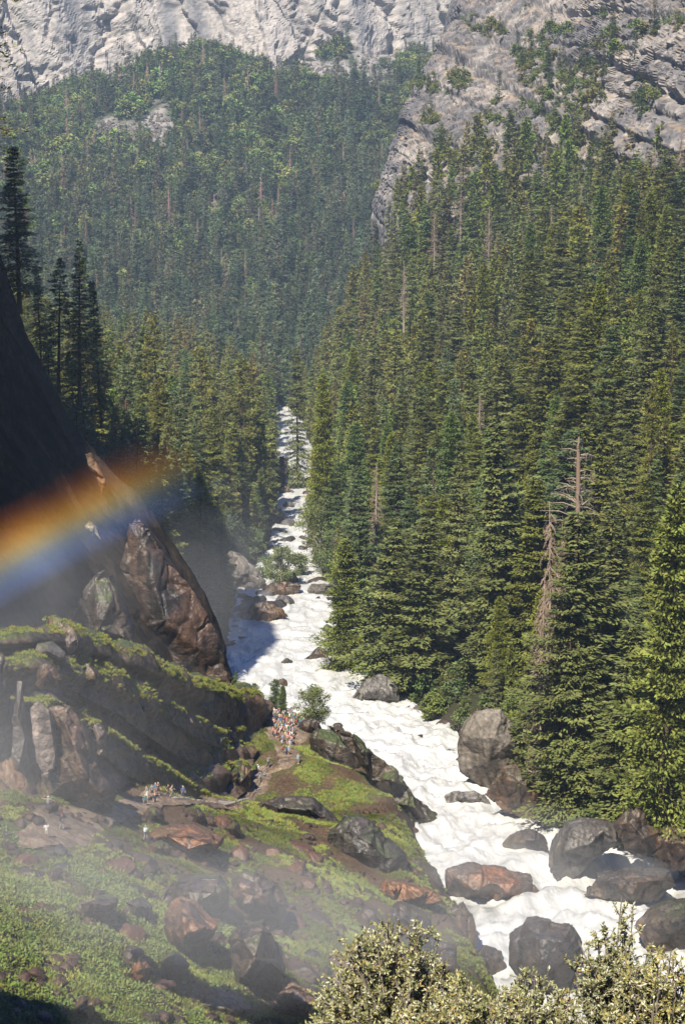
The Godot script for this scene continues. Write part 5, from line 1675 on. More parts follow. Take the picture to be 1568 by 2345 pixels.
		plant(pick, q.x, q.y, k[2], ["needles", "needles_yellow", "needles_yellow", "needles_blue"][rng.randi() % 4], ("%s %s %s" % [size_word, looks[pick[0]], place]).strip_edges(), "conifers " + place)
	# everything smaller: copies
	var mid := []
	for q in [[201, 36.0, 6.4, 0.08, 1.9, 6, 1.2, 7.0, 0, FIR], [202, 34.0, 5.8, 0.14, 1.8, 6, 1.2, 7.0, 0, FIR * 1.15], [203, 38.0, 5.4, 0.25, 1.4, 5, 1.2, 4.5, 2, PINE], [204, 30.0, 5.8, 0.08, 1.05, 6, 1.2, 4.6, 1, CEDAR * 0.85]]:
		mid.append([joined(conifer(q[0], q[1], q[2], q[3], q[4], q[5], q[6], q[7], q[8], q[9]), M.bark, M.needles), q[1]])
	var slope := base("slope_forest", Vector3.ZERO)
	tag(slope, "mass of smaller conifers filling the right slope and the valley floor", "forest", "", "stuff")
	var lists := [[], [], [], []]
	var cols := [[], [], [], []]
	for k in rest:
		var q: Vector2 = k[1]
		var m := [0, 0, 1, 1, 2, 3][rng.randi() % 6] as int
		var s: float = k[2] / mid[m][1]
		lists[m].append(Transform3D(Basis.from_euler(Vector3(0, rnd(0, TAU), 0)).scaled(Vector3(s * rnd(0.85, 1.15), s, s * rnd(0.85, 1.15))), site(q.x, q.y) - Vector3(0, 0.5, 0)))
		cols[m].append(Color(rnd(0.8, 1.25), rnd(0.85, 1.1), rnd(0.75, 1.1)))
	for m in 4: copies("conifers", "", "", mid[m][0], lists[m], cols[m], slope)
	# the far hillside
	var far := []
	for q in [[301, 30.0, 4.6, 0.06, 1.5, 5, 1.5, 4.0, 0, Color(0.066, 0.098, 0.054)], [302, 27.0, 4.2, 0.10, 1.5, 5, 1.45, 4.0, 0, Color(0.075, 0.104, 0.054)], [303, 32.0, 4.2, 0.18, 1.6, 5, 1.4, 4.0, 2, Color(0.085, 0.105, 0.06)]]:
		far.append([joined(conifer(q[0], q[1], q[2], q[3], q[4], q[5], q[6], q[7], q[8], q[9]), M.bark, M.needles), q[1]])
	for q in [[311, 13.0, 6.5, 1.5, 16, 40, Color(0.115, 0.15, 0.052)], [312, 10.0, 5.5, 1.4, 14, 40, Color(0.125, 0.165, 0.055)]]:
		far.append([joined(broadleaf(q[0], q[1], q[2], q[3], q[4], q[5], q[6], 0.12), M.bark, M.needles), q[1]])
	var dead_far := dead_tree(321, 26.0, 3.4, 0.08, 150, Color(0.22, 0.17, 0.145), 12)
	far.append([joined(dead_far, M.bark, M.bark), 26.0])
	lists = [[], [], [], [], [], []]
	cols = [[], [], [], [], [], []]
	z = 1130.0
	while z < 2300.0:
		var gap := 10.0
		var x := -0.195 * z - 10.0
		while x < 0.16 * z + 10.0:
			var q := Vector2(x + rnd(-4, 4), z + rnd(-4, 4))
			x += gap
			if q.x > 24 + (q.y - 1150) * 0.16 and q.y < 1420: continue
			if maxf(bank(bank_l, q.y) - q.x, q.x - bank(bank_r, q.y)) < 2.0 and q.y < 1180: continue
			var p := site(q.x, q.y)
			var tl := talus(p)
			if tl > 0.25 and rng.randf() < 0.55 + tl * 0.5: continue
			var oaks := fbm.get_noise_2d(p.x * 1.3, p.z * 1.3) + clampf((q.y - 1650.0) / 600.0, -0.2, 0.5) - (0.12 if p.x > -40 and q.y < 2050.0 else -0.16)
			var m: int
			if rng.randf() < 0.045: m = 5
			elif rng.randf() < clampf(0.08 + oaks * 1.5, 0.02, 0.8): m = 3 + rng.randi() % 2
			else: m = rng.randi() % 3
			var h := lerpf(20, 44, pow(rnd(0, 1), 1.6)) if m < 3 else rnd(8, 17) if m < 5 else rnd(20, 34)
			if q.y > 2080 and m < 3: h *= 0.72
			var s: float = h / far[m][1]
			lists[m].append(Transform3D(Basis.from_euler(Vector3(0, rnd(0, TAU), 0)).scaled(Vector3(s * rnd(0.85, 1.25), s, s * rnd(0.85, 1.25))), p - Vector3(0, 0.5, 0)))
			var lum: float = clampf(1.0 + fbm.get_noise_2d(p.x * 2.2, p.z * 2.2) * 1.1, 0.6, 1.5) * rnd(0.75, 1.25)
			var warm := rnd(0.85, 1.3)
			cols[m].append(Color(lum * warm, lum * rnd(0.92, 1.08), lum * rnd(0.75, 1.1)))
		z += gap
	var hill := base("hillside_forest", Vector3.ZERO)
	tag(hill, "bluish far forest of conifers and round oaks climbing to the cliff", "forest", "", "stuff")
	for m in 6: copies(["conifers", "conifers", "conifers", "oaks", "oaks", "dead_trees"][m], "", "", far[m][0], lists[m], cols[m], hill)
	# bushes and small trees on the granite slope
	lists = [[], [], []]
	cols = [[], [], []]
	for k in 5200:
		var i := rng.randi() % slope_pts.size()
		var p := slope_pts[i]
		var sk := sketch(p)
		var want := fbm.get_noise_2d(p.x * 3.0, p.y * 3.0) * 1.5 - 0.34
		for b in [[1225, 150, 50, 60], [1330, 200, 55, 70], [1390, 120, 40, 40], [1280, 80, 40, 20], [1290, 250, 80, 40], [1130, 270, 24, 30], [1040, 200, 20, 24]]:
			want = maxf(want, 1.15 - Vector2((sk.x - b[0]) / b[2], (sk.y - b[1]) / b[3]).length())
		if rng.randf() > want * 2.2: continue
		if slope_nrm[i].y < 0.28: continue
		var m := 0 if rng.randf() < 0.1 else 1 + rng.randi() % 2
		var h := rnd(9, 20) if m == 0 else rnd(2.0, 7.5)
		var s: float = h / far[[0, 3, 4][m]][1]
		lists[m].append(Transform3D(Basis.from_euler(Vector3(0, rnd(0, TAU), 0)).scaled(Vector3(s, s, s)), p - Vector3(0, 0.6, 0)))
		cols[m].append(Color(rnd(0.9, 1.35), rnd(0.9, 1.1), rnd(0.8, 1.0)))
	var scrub := base("slope_scrub", Vector3.ZERO)
	tag(scrub, "dark bushes and small trees growing on the ledges of the granite slope", "shrubs", "", "stuff")
	for m in 3: copies("bushes", "", "", far[[0, 3, 4][m]][0], lists[m], cols[m], scrub)
	plant_dead()

func plant_dead() -> void:
	# the tall broken snag with its tangle of pinkish dead branches
	var grey := Color(0.25, 0.205, 0.17)
	var snag_pos := at_depth(1325, 1000, 318)
	var h := snag_pos.y - ground(snag_pos.x, 318)
	var o := base("dead_tree", site(snag_pos.x, 318))
	tag(o, "tall broken reddish snag with a tangle of pale dead branches on the right slope", "dead tree", "dead trees")
	var t := MB.new()
	t.tube([Vector3(0.6, -2, 0), Vector3(0.4, h * 0.45, 0), Vector3(0.1, h * 0.8, 0), Vector3(-0.05, h * 0.97, 0), Vector3(0, h, 0)], [0.62, 0.52, 0.42, 0.34, 0.18], 9, Color(0.185, 0.135, 0.105))
	t.smooth()
	put("trunk", t.mesh(M.bark), o)
	var r := RandomNumberGenerator.new()
	r.seed = 5
	for k in 44:
		var y := h - (pow(r.randf(), 0.8) * 15.0 + 0.8)
		var a := r.randf() * TAU
		var l := r.randf_range(1.0, 4.2) * (0.55 + (h - y) / 11.0)
		var e := Vector3(cos(a) * l, y + r.randf_range(-0.2, 0.35) * l, sin(a) * l)
		var mb := MB.new()
		mb.tube([Vector3(0.1, y, 0), Vector3(0.1, y, 0).lerp(e, 0.5) + Vector3(0, 0.1 * l, 0), e], [0.13, 0.08, 0.02], 5, grey)
		for q in 6:
			var p := Vector3(0, y, 0).lerp(e, r.randf_range(0.3, 1))
			mb.tube([p, p + Vector3(r.randfn(), r.randfn() - 0.2, r.randfn()) * l * 0.2], [0.035, 0.01], 3, grey)
		mb.smooth()
		put("branch", mb.mesh(M.bark), o)
	var tangle := dead_tree(55, 26.0, 5.5, 0.1, 150, Color(0.27, 0.2, 0.165), 24, 0.75)
	for k in [[1262, 1150, 312, 0.95], [1245, 1300, 306, 0.7], [1290, 1215, 316, 0.75]]:
		var tp := at_depth(k[0], k[1], k[2])
		var hh: float = maxf(8.0, tp.y - ground(tp.x, k[2]))
		var d := base("dead_tree", site(tp.x, k[2]))
		tangle[0].smooth()
		put("trunk", tangle[0].mesh(M.bark), d)
		put("branches", tangle[1].mesh(M.bark), d)
		d.scale = Vector3(k[3], hh / 26.0, k[3])
		d.rotation.y = rnd(0, TAU)
		tag(d, ["dead pinkish tree with drooping twigs left of the tall snag", "lowest dead pinkish tree above the narrow light green cedar", "dead brown tree close behind the tall snag's foot"][[1262, 1245, 1290].find(k[0])], "dead tree", "dead trees")
	# grey dead conifers up the slopes
	var kinds := []
	for k in 3: kinds.append(dead_tree(60 + k, 34.0, 3.6, 0.15, 190, Color(0.24, 0.19, 0.16), 14))
	var protos := []
	for q in kinds:
		q[0].smooth()
		var n := Node3D.new()
		put("trunk", q[0].mesh(M.bark), n)
		put("branches", q[1].mesh(M.bark), n)
		protos.append(n)
	var names := ["with a thin bare top", "with a broad bare crown", "leaning slightly and bleached"]
	for k in [[1500, 330, 860], [1560, 290, 760], [1055, 430, 1000], [1120, 470, 880], [1135, 560, 800], [1250, 330, 1000], [1290, 320, 980], [1440, 330, 930], [1262, 470, 850], [1420, 790, 520], [1100, 900, 520], [860, 1060, 470], [1570, 560, 600], [1195, 520, 830], [995, 480, 960], [1330, 420, 880], [925, 600, 800], [1480, 480, 700]]:
		var tp := at_depth(k[0], k[1], k[2])
		var hh := tp.y - ground(tp.x, k[2])
		if hh < 6.0: continue
		hh = minf(hh, 27.0)
		var d: Node3D = protos[rng.randi() % 3].duplicate()
		d.name = numbered("dead_tree")
		add_child(d)
		d.position = site(tp.x, k[2])
		d.position.y = tp.y - hh
		d.rotation.y = rnd(0, TAU)
		d.scale = Vector3(0.9, hh / 34.0, 0.9)
		var where := "on the upper right slope" if k[0] > 900 and k[1] < 520 else "on the middle right slope" if k[0] > 800 else "on the valley floor left of centre"
		tag(d, "grey dead conifer %s %s" % [names[rng.randi() % 3], where], "dead tree", "grey dead conifers " + where)

# ---------------------------------------------------------------- trees by the water, shrubs close to the eye
func plant_near() -> void:
	# top and foot in the sketch, how wide for its height, colour, what it looks like
	var leafy := [
		[735, 1130, 1322, 0.30, Color(0.12, 0.145, 0.055), "broad green alder with pale trunks on the right bank of the upper rapids"],
		[770, 1180, 1330, 0.30, Color(0.10, 0.13, 0.045), "smaller green alder right of the broad one on the upper right bank"],
		[645, 1252, 1352, 0.36, Color(0.125, 0.15, 0.055), "slender green tree on the little rock island in the rapids"],
		[614, 1272, 1335, 0.5, Color(0.10, 0.13, 0.05), "low green bush left of the slender tree on the rock island"],
		[675, 1270, 1330, 0.5, Color(0.11, 0.135, 0.05), "low green bush right of the slender tree on the rock island"],
		[570, 1212, 1268, 0.6, Color(0.09, 0.12, 0.05), "round green bush tree on the left bank beside the overlook"],
		[520, 1190, 1262, 0.6, Color(0.08, 0.11, 0.05), "round dark bush behind the sunny overlook"],
		[468, 1090, 1262, 0.36, Color(0.095, 0.12, 0.065), "hazy grey green broadleaf tree below the rainbow's end"],
		[430, 1180, 1330, 0.36, Color(0.085, 0.11, 0.055), "hazy bush tree left of the broadleaf tree in the mist"],
		[600, 1090, 1190, 0.36, Color(0.08, 0.11, 0.045), "dark green broadleaf tree by the lit pine trunk"],
		[990, 1592, 1650, 0.55, Color(0.12, 0.145, 0.038), "light green bush hanging over the foam left of the huge grey boulder"],
		[1190, 1590, 1690, 0.45, Color(0.10, 0.13, 0.038), "green bush tree right behind the huge grey boulder"],
		[1300, 1728, 1830, 0.5, Color(0.11, 0.145, 0.035), "bright green bush spreading over the brown bank boulder"],
		[1385, 1775, 1860, 0.55, Color(0.10, 0.135, 0.038), "green bush above the steep grey boulder"],
		[905, 1530, 1580, 0.6, Color(0.10, 0.12, 0.045), "olive bush on the slab pile at the bend"]]
	for k in leafy:
		var foot := on_ground(k[0], k[2], 150.0)
		var tip := at_depth(k[0], k[1], -foot.z)
		var h: float = maxf(3.0, tip.y - foot.y)
		var pair := broadleaf(k[0] + 3, h, h * k[3], 0.55, 34, 100, k[4], 0.2)
		pair[0].smooth()
		var o := base("broadleaf_tree", foot)
		put("trunk", pair[0].mesh(M.bark), o)
		put("crown", pair[1].mesh(M.leaves), o)
		tag(o, k[5], "tree", "broadleaf trees by the river")
	# small evergreens on the viewpoint
	for k in [[628, 1556, 346, 11.0, "fir_d", 1.5, "small dark cedar standing at the edge of the crowded viewpoint"], [647, 1570, 344, 8.0, "cedar_b", 1.3, "slim green cedar right of the small dark one behind the crowd"], [582, 1565, 332, 7.0, "fir_d", 1.5, "tiny dark fir on the grassy end of the ridge"], [545, 1520, 345, 9.0, "fir_b", 1.2, "small dark fir at the foot of the buttress"]]:
		var c := at_depth(k[0], k[1], k[2])
		var o := plant(k[4], c.x, k[2], k[3], "needles_blue", k[6], "small evergreens by the viewpoint")
		o.scale.x *= k[5]
		o.scale.z *= k[5]
		o.position.y = minf(o.position.y, c.y - k[3])
	var bc := at_depth(716, 1580, 344)
	var bp := broadleaf(61, 6.5, 3.6, 0.34, 46, 130, Color(0.11, 0.125, 0.045), 0.05)
	bp[0].smooth()
	var bush := base("bush", Vector3(bc.x, bc.y - 6.3, -344))
	put("stem", bp[0].mesh(M.bark), bush)
	put("foliage", bp[1].mesh(M.leaves), bush)
	tag(bush, "large round olive bush right of the crowd above the white water", "bush")
	# pale leaved shrubs right below the eye
	shrub(895, 2092, 22.0, 2.3, 0.95, 21, Color(0.27, 0.26, 0.12), "wide rounded shrub with pale olive leaves at the bottom centre")
	shrub(790, 2205, 23.0, 1.9, 0.45, 22, Color(0.24, 0.245, 0.115), "low left shoulder of pale leaves beside the bottom centre shrub")
	shrub(1418, 2050, 21.0, 2.6, 0.62, 23, Color(0.29, 0.285, 0.15), "tall open shrub with silvery leaves at the lower right")
	shrub(1225, 2215, 21.5, 1.9, 0.8, 24, Color(0.27, 0.27, 0.13), "low silvery shrub between the two taller shrubs")
	shrub(1520, 2150, 20.0, 2.3, 0.7, 25, Color(0.29, 0.265, 0.10), "yellowish shrub cut by the right edge at the bottom")
	shrub(1050, 2225, 21.0, 1.7, 0.6, 26, Color(0.27, 0.26, 0.12), "low pale shrub at the foot of the bottom centre shrub")
	# the pine at the left edge whose bough tips reach into the view
	var r := RandomNumberGenerator.new()
	r.seed = 31
	var pine := base("pine_tree", Vector3(-12.75, 158, -57))
	var t := MB.new()
	t.tube([Vector3(0, -4, 0), Vector3(0, 14, 0), Vector3(0.2, 37, 0)], [0.5, 0.4, 0.12], 8, BARK)
	t.smooth()
	put("trunk", t.mesh(M.bark), pine)
	var wood := MB.new()
	var tuft := MB.new()
	for k in 90:
		var y := lerpf(21.5, 36.0, k / 90.0)
		var a := r.randf() * TAU
		var l := r.randf_range(2.2, 3.9) * (1.0 if y < 28 else 0.7)
		var out := Vector3(cos(a), 0, sin(a))
		var e := Vector3(0, y, 0) + out * l + Vector3(0, -0.12 * l, 0)
		wood.tube([Vector3(0, y, 0), Vector3(0, y, 0) + out * l * 0.5 + Vector3(0, 0.1, 0), e], [0.09, 0.06, 0.02], 5, BARK)
		for q in 46:
			var f := 0.3 + 0.7 * sqrt(r.randf())
			var p := Vector3(0, y - 0.12 * l * f, 0) + out * l * f + Vector3(r.randfn(), r.randfn() * 0.5, r.randfn()) * 0.28
			for s in 4:
				tuft.leaf(p, (Vector3(r.randfn(), r.randfn() * 0.5 + 0.2, r.randfn()) + out * 0.4).normalized(), Vector3(r.randfn(), 1, r.randfn()).normalized(), r.randf_range(0.16, 0.26), 0.045, Color(0.12, 0.125, 0.04) * r.randf_range(0.6, 1.25))
	wood.smooth()
	put("branches", wood.mesh(M.bark), pine)
	put("needles", tuft.mesh(M.needles), pine)
	tag(pine, "pine whose yellow green bough tips reach in at the upper left edge", "tree")

func shrub(px: float, py: float, z: float, h: float, rad: float, s: int, col: Color, label: String) -> void:
	var r := RandomNumberGenerator.new()
	r.seed = s
	var top := at_depth(px, py, z)
	var o := base("shrub", top - Vector3(0, h, 0))
	tag(o, label, "shrub", "pale shrubs on the brink")
	var wood := MB.new()
	var green := MB.new()
	var gray := Color(0.17, 0.145, 0.12)
	wood.tube([Vector3(0, -3.5, 0), Vector3(0, 0, 0), Vector3(0, h * 0.3, 0)], [0.07, 0.06, 0.04], 6, gray)
	for k in int(46 * (0.5 + rad)):
		var a := r.randf() * TAU
		var f := sqrt(r.randf())
		var y := h * (1.0 - 0.5 * f * f) * r.randf_range(0.72, 1.0) if k % 3 else h * r.randf_range(0.3, 0.8)
		var e := Vector3(cos(a) * rad * f, y, sin(a) * rad * f)
		var b := Vector3(0, h * r.randf_range(0.0, 0.25), 0)
		var m := b.lerp(e, 0.5) + Vector3(r.randfn(), r.randfn() * 0.5, r.randfn()) * 0.08 * rad
		wood.tube([b, m, e], [0.028, 0.018, 0.006], 5, gray * r.randf_range(0.8, 1.3))
		for q in 16:
			var g := r.randf_range(0.3, 1.0)
			var p := b.lerp(m, g * 2.0) if g < 0.5 else m.lerp(e, g * 2.0 - 1.0)
			var d := ((e - b).normalized() * 0.6 + Vector3(r.randfn(), r.randfn() * 0.7 + 0.45, r.randfn()) * 0.7).normalized()
			var tl := r.randf_range(0.12, 0.34) * (0.6 + 0.4 * rad)
			var tip := p + d * tl
			wood.tube([p, tip], [0.007, 0.003], 3, gray * r.randf_range(0.9, 1.5))
			for w in 26:
				var u := r.randf_range(0.2, 1.04)
				var ld := (d * 0.55 + Vector3(r.randfn(), r.randfn() + 0.25, r.randfn()) * 0.62).normalized()
				var tone := r.randf_range(0.55, 1.3)
				var c := col * tone
				if r.randf() < 0.2: c = Color(0.46, 0.44, 0.33) * r.randf_range(0.7, 1.1)
				elif r.randf() < 0.08: c = Color(0.30, 0.20, 0.06)
				elif r.randf() < 0.2: c = Color(0.10, 0.12, 0.04)
				green.leaf(p.lerp(tip, u), ld, Vector3(r.randfn(), r.randfn() + 0.5, r.randfn()).normalized(), r.randf_range(0.038, 0.07), r.randf_range(0.017, 0.028), c)
	wood.smooth()
	put("branches", wood.mesh(M.bark), o)
	var lv := put("leaves", green.mesh(M.leaves), o)
	lv.set_meta("kind", "stuff")

# ---------------------------------------------------------------- low growth
func grow_cover() -> void:
	var mb := MB.new()
	var r := RandomNumberGenerator.new()
	r.seed = 3
	for k in 26:
		var a := r.randf() * TAU
		var p := Vector3(cos(a), 0, sin(a)) * r.randf() * 0.45
		var d := Vector3(r.randfn() * 0.6, 1.0, r.randfn() * 0.6).normalized()
		mb.leaf(p, d, Vector3(r.randfn(), 0.2, r.randfn()).normalized(), r.randf_range(0.3, 0.75), r.randf_range(0.10, 0.2), Color(0.95, 1.0, 0.32) * r.randf_range(0.82, 1.15))
	var gm: StandardMaterial3D = M.grass.duplicate()
	gm.albedo_color = Color(0.15, 0.175, 0.15).linear_to_srgb()
	var tuft := mb.mesh(gm)
	var where := []
	var tints := []
	var tries := 0
	while where.size() < 60000 and tries < 220000:
		tries += 1
		var z := rnd(125, 352)
		var x := rnd(-0.2 * z - 4.0, minf(bank(bank_l, z) - 0.8, 0.12 * z))
		var t := fbm.get_noise_2d(x * 7.0, -z * 7.0) + 0.5 * fbm.get_noise_2d(x * 30.0, -z * 30.0)
		if t < 0.02 + rnd(-0.1, 0.1): continue
		var far := false
		for k in range(0, trail_pts.size(), 1):
			var tp: Vector3 = trail_pts[k]
			if absf(tp.x - x) < 3.0 and absf(tp.z + z) < 3.5: far = true
		if far: continue
		var s := rnd(0.3, 0.85)
		var yel := rnd(0.8, 1.3)
		where.append(Transform3D(Basis.from_euler(Vector3(0, rnd(0, TAU), 0)).scaled(Vector3(s, s * rnd(0.7, 1.2), s)), site(x, z) - Vector3(0, 0.06, 0)))
		var lush: float = clampf(1.0 + fbm.get_noise_2d(x * 5.0, z * 5.0 + 77.0) * 1.3, 0.5, 1.5)
		tints.append(Color(yel * lush, rnd(0.9, 1.1) * lush, rnd(0.7, 1.2) * lush))
	for k in 22000:
		if ledge_pts.is_empty(): break
		var p := ledge_pts[rng.randi() % ledge_pts.size()] + Vector3(rnd(-0.5, 0.5), -0.1, rnd(-0.5, 0.5))
		if fbm.get_noise_3dv(p * 12.0) < -0.12: continue
		var s := rnd(0.22, 0.72)
		where.append(Transform3D(Basis.from_euler(Vector3(rnd(-0.2, 0.2), rnd(0, TAU), rnd(-0.2, 0.2))).scaled(Vector3.ONE * s), p))
		tints.append(Color(rnd(1.0, 1.5), rnd(1.0, 1.25), rnd(0.7, 1.1)))
	copies("ground_cover", "bright green moss and grass covering the wet slope and rock ledges", "moss", tuft, where, tints)
	# low leafy growth thickening at the bottom left
	var lb := MB.new()
	for k in 60:
		var d := Vector3(r.randfn(), absf(r.randfn()) * 0.8, r.randfn()).normalized()
		lb.leaf(d * r.randf_range(0.2, 0.7), (d + Vector3(r.randfn(), r.randfn(), r.randfn()) * 0.5).normalized(), Vector3(r.randfn(), 1.2, r.randfn()).normalized(), r.randf_range(0.18, 0.36), r.randf_range(0.10, 0.18), Color(0.9, 1.0, 0.3) * r.randf_range(0.78, 1.18))
	var bushes := lb.mesh(gm)
	where = []
	tints = []
	for k in 5200:
		var z := rnd(128, 185)
		var x := rnd(-0.2 * z - 2.0, -6.0 - rnd(0, 14))
		if fbm.get_noise_2d(x * 10.0 + 300.0, z * 10.0) < -0.05: continue
		var s := rnd(0.5, 1.3)
		where.append(Transform3D(Basis.from_euler(Vector3(0, rnd(0, TAU), 0)).scaled(Vector3.ONE * s), site(x, z)))
		tints.append(Color(rnd(0.8, 1.1), rnd(0.85, 1.05), rnd(0.7, 1.2)))
	copies("low_shrubs", "low leafy green growth on the slope at the bottom left", "shrubs", bushes, where, tints)
	# undergrowth along the right bank and forest edge
	where = []
	tints = []
	var under := broadleaf(71, 3.0, 2.0, 0.45, 12, 60, Color(0.08, 0.105, 0.035), 0.05)
	var um := joined(under, M.bark, M.leaves)
	for k in 900:
		var z := rnd(250, 900)
		var right := rng.randf() < 0.6
		var x := bank(bank_r, z) + 2.5 + absf(rng.randfn()) * 7.0 if right else bank(bank_l, z) - 3.0 - absf(rng.randfn()) * 9.0
		if not right and z < 520: continue
		if right and z < 262: continue
		var s := rnd(0.5, 1.5)
		where.append(Transform3D(Basis.from_euler(Vector3(0, rnd(0, TAU), 0)).scaled(Vector3.ONE * s), site(x, z)))
		tints.append(Color(rnd(0.8, 1.2), rnd(0.85, 1.1), rnd(0.8, 1.1)))
	copies("undergrowth", "leafy undergrowth along both river banks under the trees", "undergrowth", um, where, tints)

# ---------------------------------------------------------------- people
func place_people() -> void:
	var poses := {}
	for k in ["stand", "walk", "reach", "shade", "sit"]: poses[k] = pose(k)
	var skin := [plain_mat("skin_light", Color(0.40, 0.235, 0.165), 0.6), plain_mat("skin_tan", Color(0.36, 0.2, 0.13), 0.6), plain_mat("skin_brown", Color(0.17, 0.09, 0.06), 0.6)]
	var tone := {"white": Color(0.5, 0.49, 0.47), "grey": Color(0.16, 0.16, 0.17), "black": Color(0.016, 0.016, 0.018), "navy": Color(0.02, 0.03, 0.075), "blue": Color(0.045, 0.10, 0.22), "light blue": Color(0.2, 0.28, 0.38), "red": Color(0.32, 0.03, 0.025), "orange": Color(0.34, 0.13, 0.05), "green": Color(0.035, 0.17, 0.06), "pink": Color(0.42, 0.2, 0.18), "beige": Color(0.34, 0.27, 0.19), "teal": Color(0.035, 0.13, 0.15), "brown": Color(0.10, 0.06, 0.04), "yellow": Color(0.4, 0.3, 0.06)}
	var mesh_of := {}
	var build := func(px: float, py: float, kind: String, top: String, legs: String, long: bool, head: String, pack: String, turn: float, where: String) -> void:
		var p := on_ground(px, py, 150.0)
		p.y += 0.06
		if p.x < bank(bank_l, -p.z) + 1.0:
			var o := base("person", p, turn)
			var parts := [["body", "body", skin[rng.randi() % 3] if rng.randf() < 0.35 else skin[0]], ["shirt", "shirt", plain_mat("cloth_" + top.replace(" ", "_"), tone[top])], ["trousers" if long else "shorts", "trousers" if long else "shorts", plain_mat("cloth_" + legs.replace(" ", "_"), tone[legs])], ["shoes", "shoes", plain_mat("cloth_" + ["black", "grey", "brown", "white"][rng.randi() % 4], tone["grey"])]]
			if head == "hair": parts.append(["hair", "hair", plain_mat("cloth_" + ["brown", "black", "beige"][rng.randi() % 3], tone["brown"])])
			else: parts.append(["cap", "cap", plain_mat("cloth_" + head.replace(" ", "_"), tone[head])])
			if pack: parts.append(["backpack", "backpack", plain_mat("cloth_" + pack.replace(" ", "_"), tone[pack])])
			for q in parts:
				var key: String = kind + q[1]
				if not mesh_of.has(key):
					var mb: MB = poses[kind][q[1]]
					mesh_of[key] = mb.mesh(null)
				var m := put(q[0], mesh_of[key], o)
				m.material_override = q[2]
			var what := "person in %s top, %s %s" % [top, legs, "trousers" if long else "shorts"]
			if head != "hair": what += " with %s cap" % head
			if pack and head == "hair": what += " and %s backpack" % pack
			if (what + " " + where).split(" ").size() > 16: what = "person in %s top, %s %s" % [top, legs, "trousers" if long else "shorts"]
			tag(o, what + " " + where, "person", "hikers on the trail")
	for k in tone: plain_mat("cloth_" + k.replace(" ", "_"), tone[k])
	# the walkers on the wide bare path
	build.call(112, 1860, "reach", "grey", "black", false, "white", "grey", PI, "arms spread on the bare path")
	build.call(142, 1900, "walk", "black", "grey", true, "red", "black", 2.6, "walking mid bare path")
	build.call(108, 1922, "stand", "white", "beige", false, "hair", "", 0.3, "behind the green mound")
	build.call(111, 1822, "stand", "red", "grey", false, "hair", "", 0.6, "far back by the brown wall")
	build.call(334, 1924, "walk", "light blue", "grey", true, "hair", "white", 2.8, "left of the orange slab")
	build.call(333, 1850, "stand", "teal", "black", false, "hair", "", 0.6, "left below the resting group")
	build.call(355, 1848, "stand", "navy", "navy", true, "hair", "", 0.9, "right below the resting group")
	build.call(337, 1830, "stand", "grey", "white", true, "hair", "navy", -0.8, "left in the resting group")
	build.call(349, 1826, "stand", "grey", "black", false, "hair", "", 0.2, "middle of the resting group")
	build.call(357, 1823, "shade", "blue", "brown", false, "hair", "", -0.3, "right in the resting group")
	build.call(363, 1822, "stand", "brown", "black", false, "beige", "", 0.4, "last of the resting group")
	build.call(385, 1826, "walk", "brown", "black", true, "hair", "black", 1.2, "first of the walking pair")
	build.call(394, 1826, "walk", "beige", "grey", false, "hair", "", 1.4, "second of the walking pair")
	build.call(420, 1829, "stand", "blue", "navy", true, "hair", "", 0.5, "alone right of the pair")
	build.call(590, 1774, "walk", "white", "pink", false, "white", "", 0.2, "on the bend beside the railing")
	build.call(615, 1756, "shade", "grey", "navy", true, "hair", "", 0.4, "top of the railed bend")
	build.call(683, 1750, "shade", "light blue", "grey", false, "beige", "", 0.2, "at the short railing's end")
	# the crowd at the viewpoint
	var colours := ["white", "black", "navy", "blue", "light blue", "red", "pink", "grey", "beige", "orange", "green", "white", "teal", "white", "pink"]
	var legs := ["navy", "black", "blue", "grey", "beige", "brown"]
	var spots := [[612,1636,"far left of the crowd"],[626,1642,""],[634,1640,""],[640,1634,""],[648,1630,""],[655,1631,""],[662,1630,""],[668,1634,""],[674,1634,""],[652,1643,""],[668,1646,""],[677,1640,""],[684,1644,""],[635,1652,""],[640,1648,""],[628,1660,""],[638,1662,""],[650,1656,""],[656,1660,""],[669,1660,""],[678,1662,""],[686,1660,""],[632,1670,""],[642,1674,""],[650,1670,""],[660,1676,""],[672,1672,""],[634,1682,""],[644,1684,""],[654,1684,""],[664,1690,""],[646,1692,""],[658,1696,""],[667,1700,""],[646,1708,""],[650,1718,""],[656,1724,""],[661,1726,""],[664,1710,""]]
	for k in 44: spots.append([rnd(628, 684) - absf(k % 22 - 11) * 0.6, rnd(1632, 1708), ""])
	var n := 0
	for s in spots:
		var row := "in the crowd's back row by the cedars" if s[1] < 1646 else "mid crowd on the viewpoint" if s[1] < 1678 else "where the crowded trail narrows"
		build.call(s[0], s[1] + 6, ["stand", "stand", "walk", "shade", "stand", "sit"][n % 6], colours[(n * 7) % colours.size()], legs[(n * 5 + n / 6) % 6], n % 3 == 0, ["hair", "hair", "white", "hair", "beige", "hair", "navy"][n % 7], ["", "", "navy", "", "black", "", "", "red"][n % 8], rnd(-3, 3), row if s[2] == "" else s[2])
		n += 1
	for s in [[697, 1636, "shade", "pink", "beige"], [704, 1650, "sit", "red", "black"], [709, 1652, "sit", "red", "grey"], [696, 1654, "sit", "grey", "navy"], [690, 1652, "sit", "green", "blue"]]:
		build.call(s[0], s[1] + 4, s[2], s[3], s[4], false, "hair", "", rnd(-0.6, 0.6), "resting on rock right of the crowd")
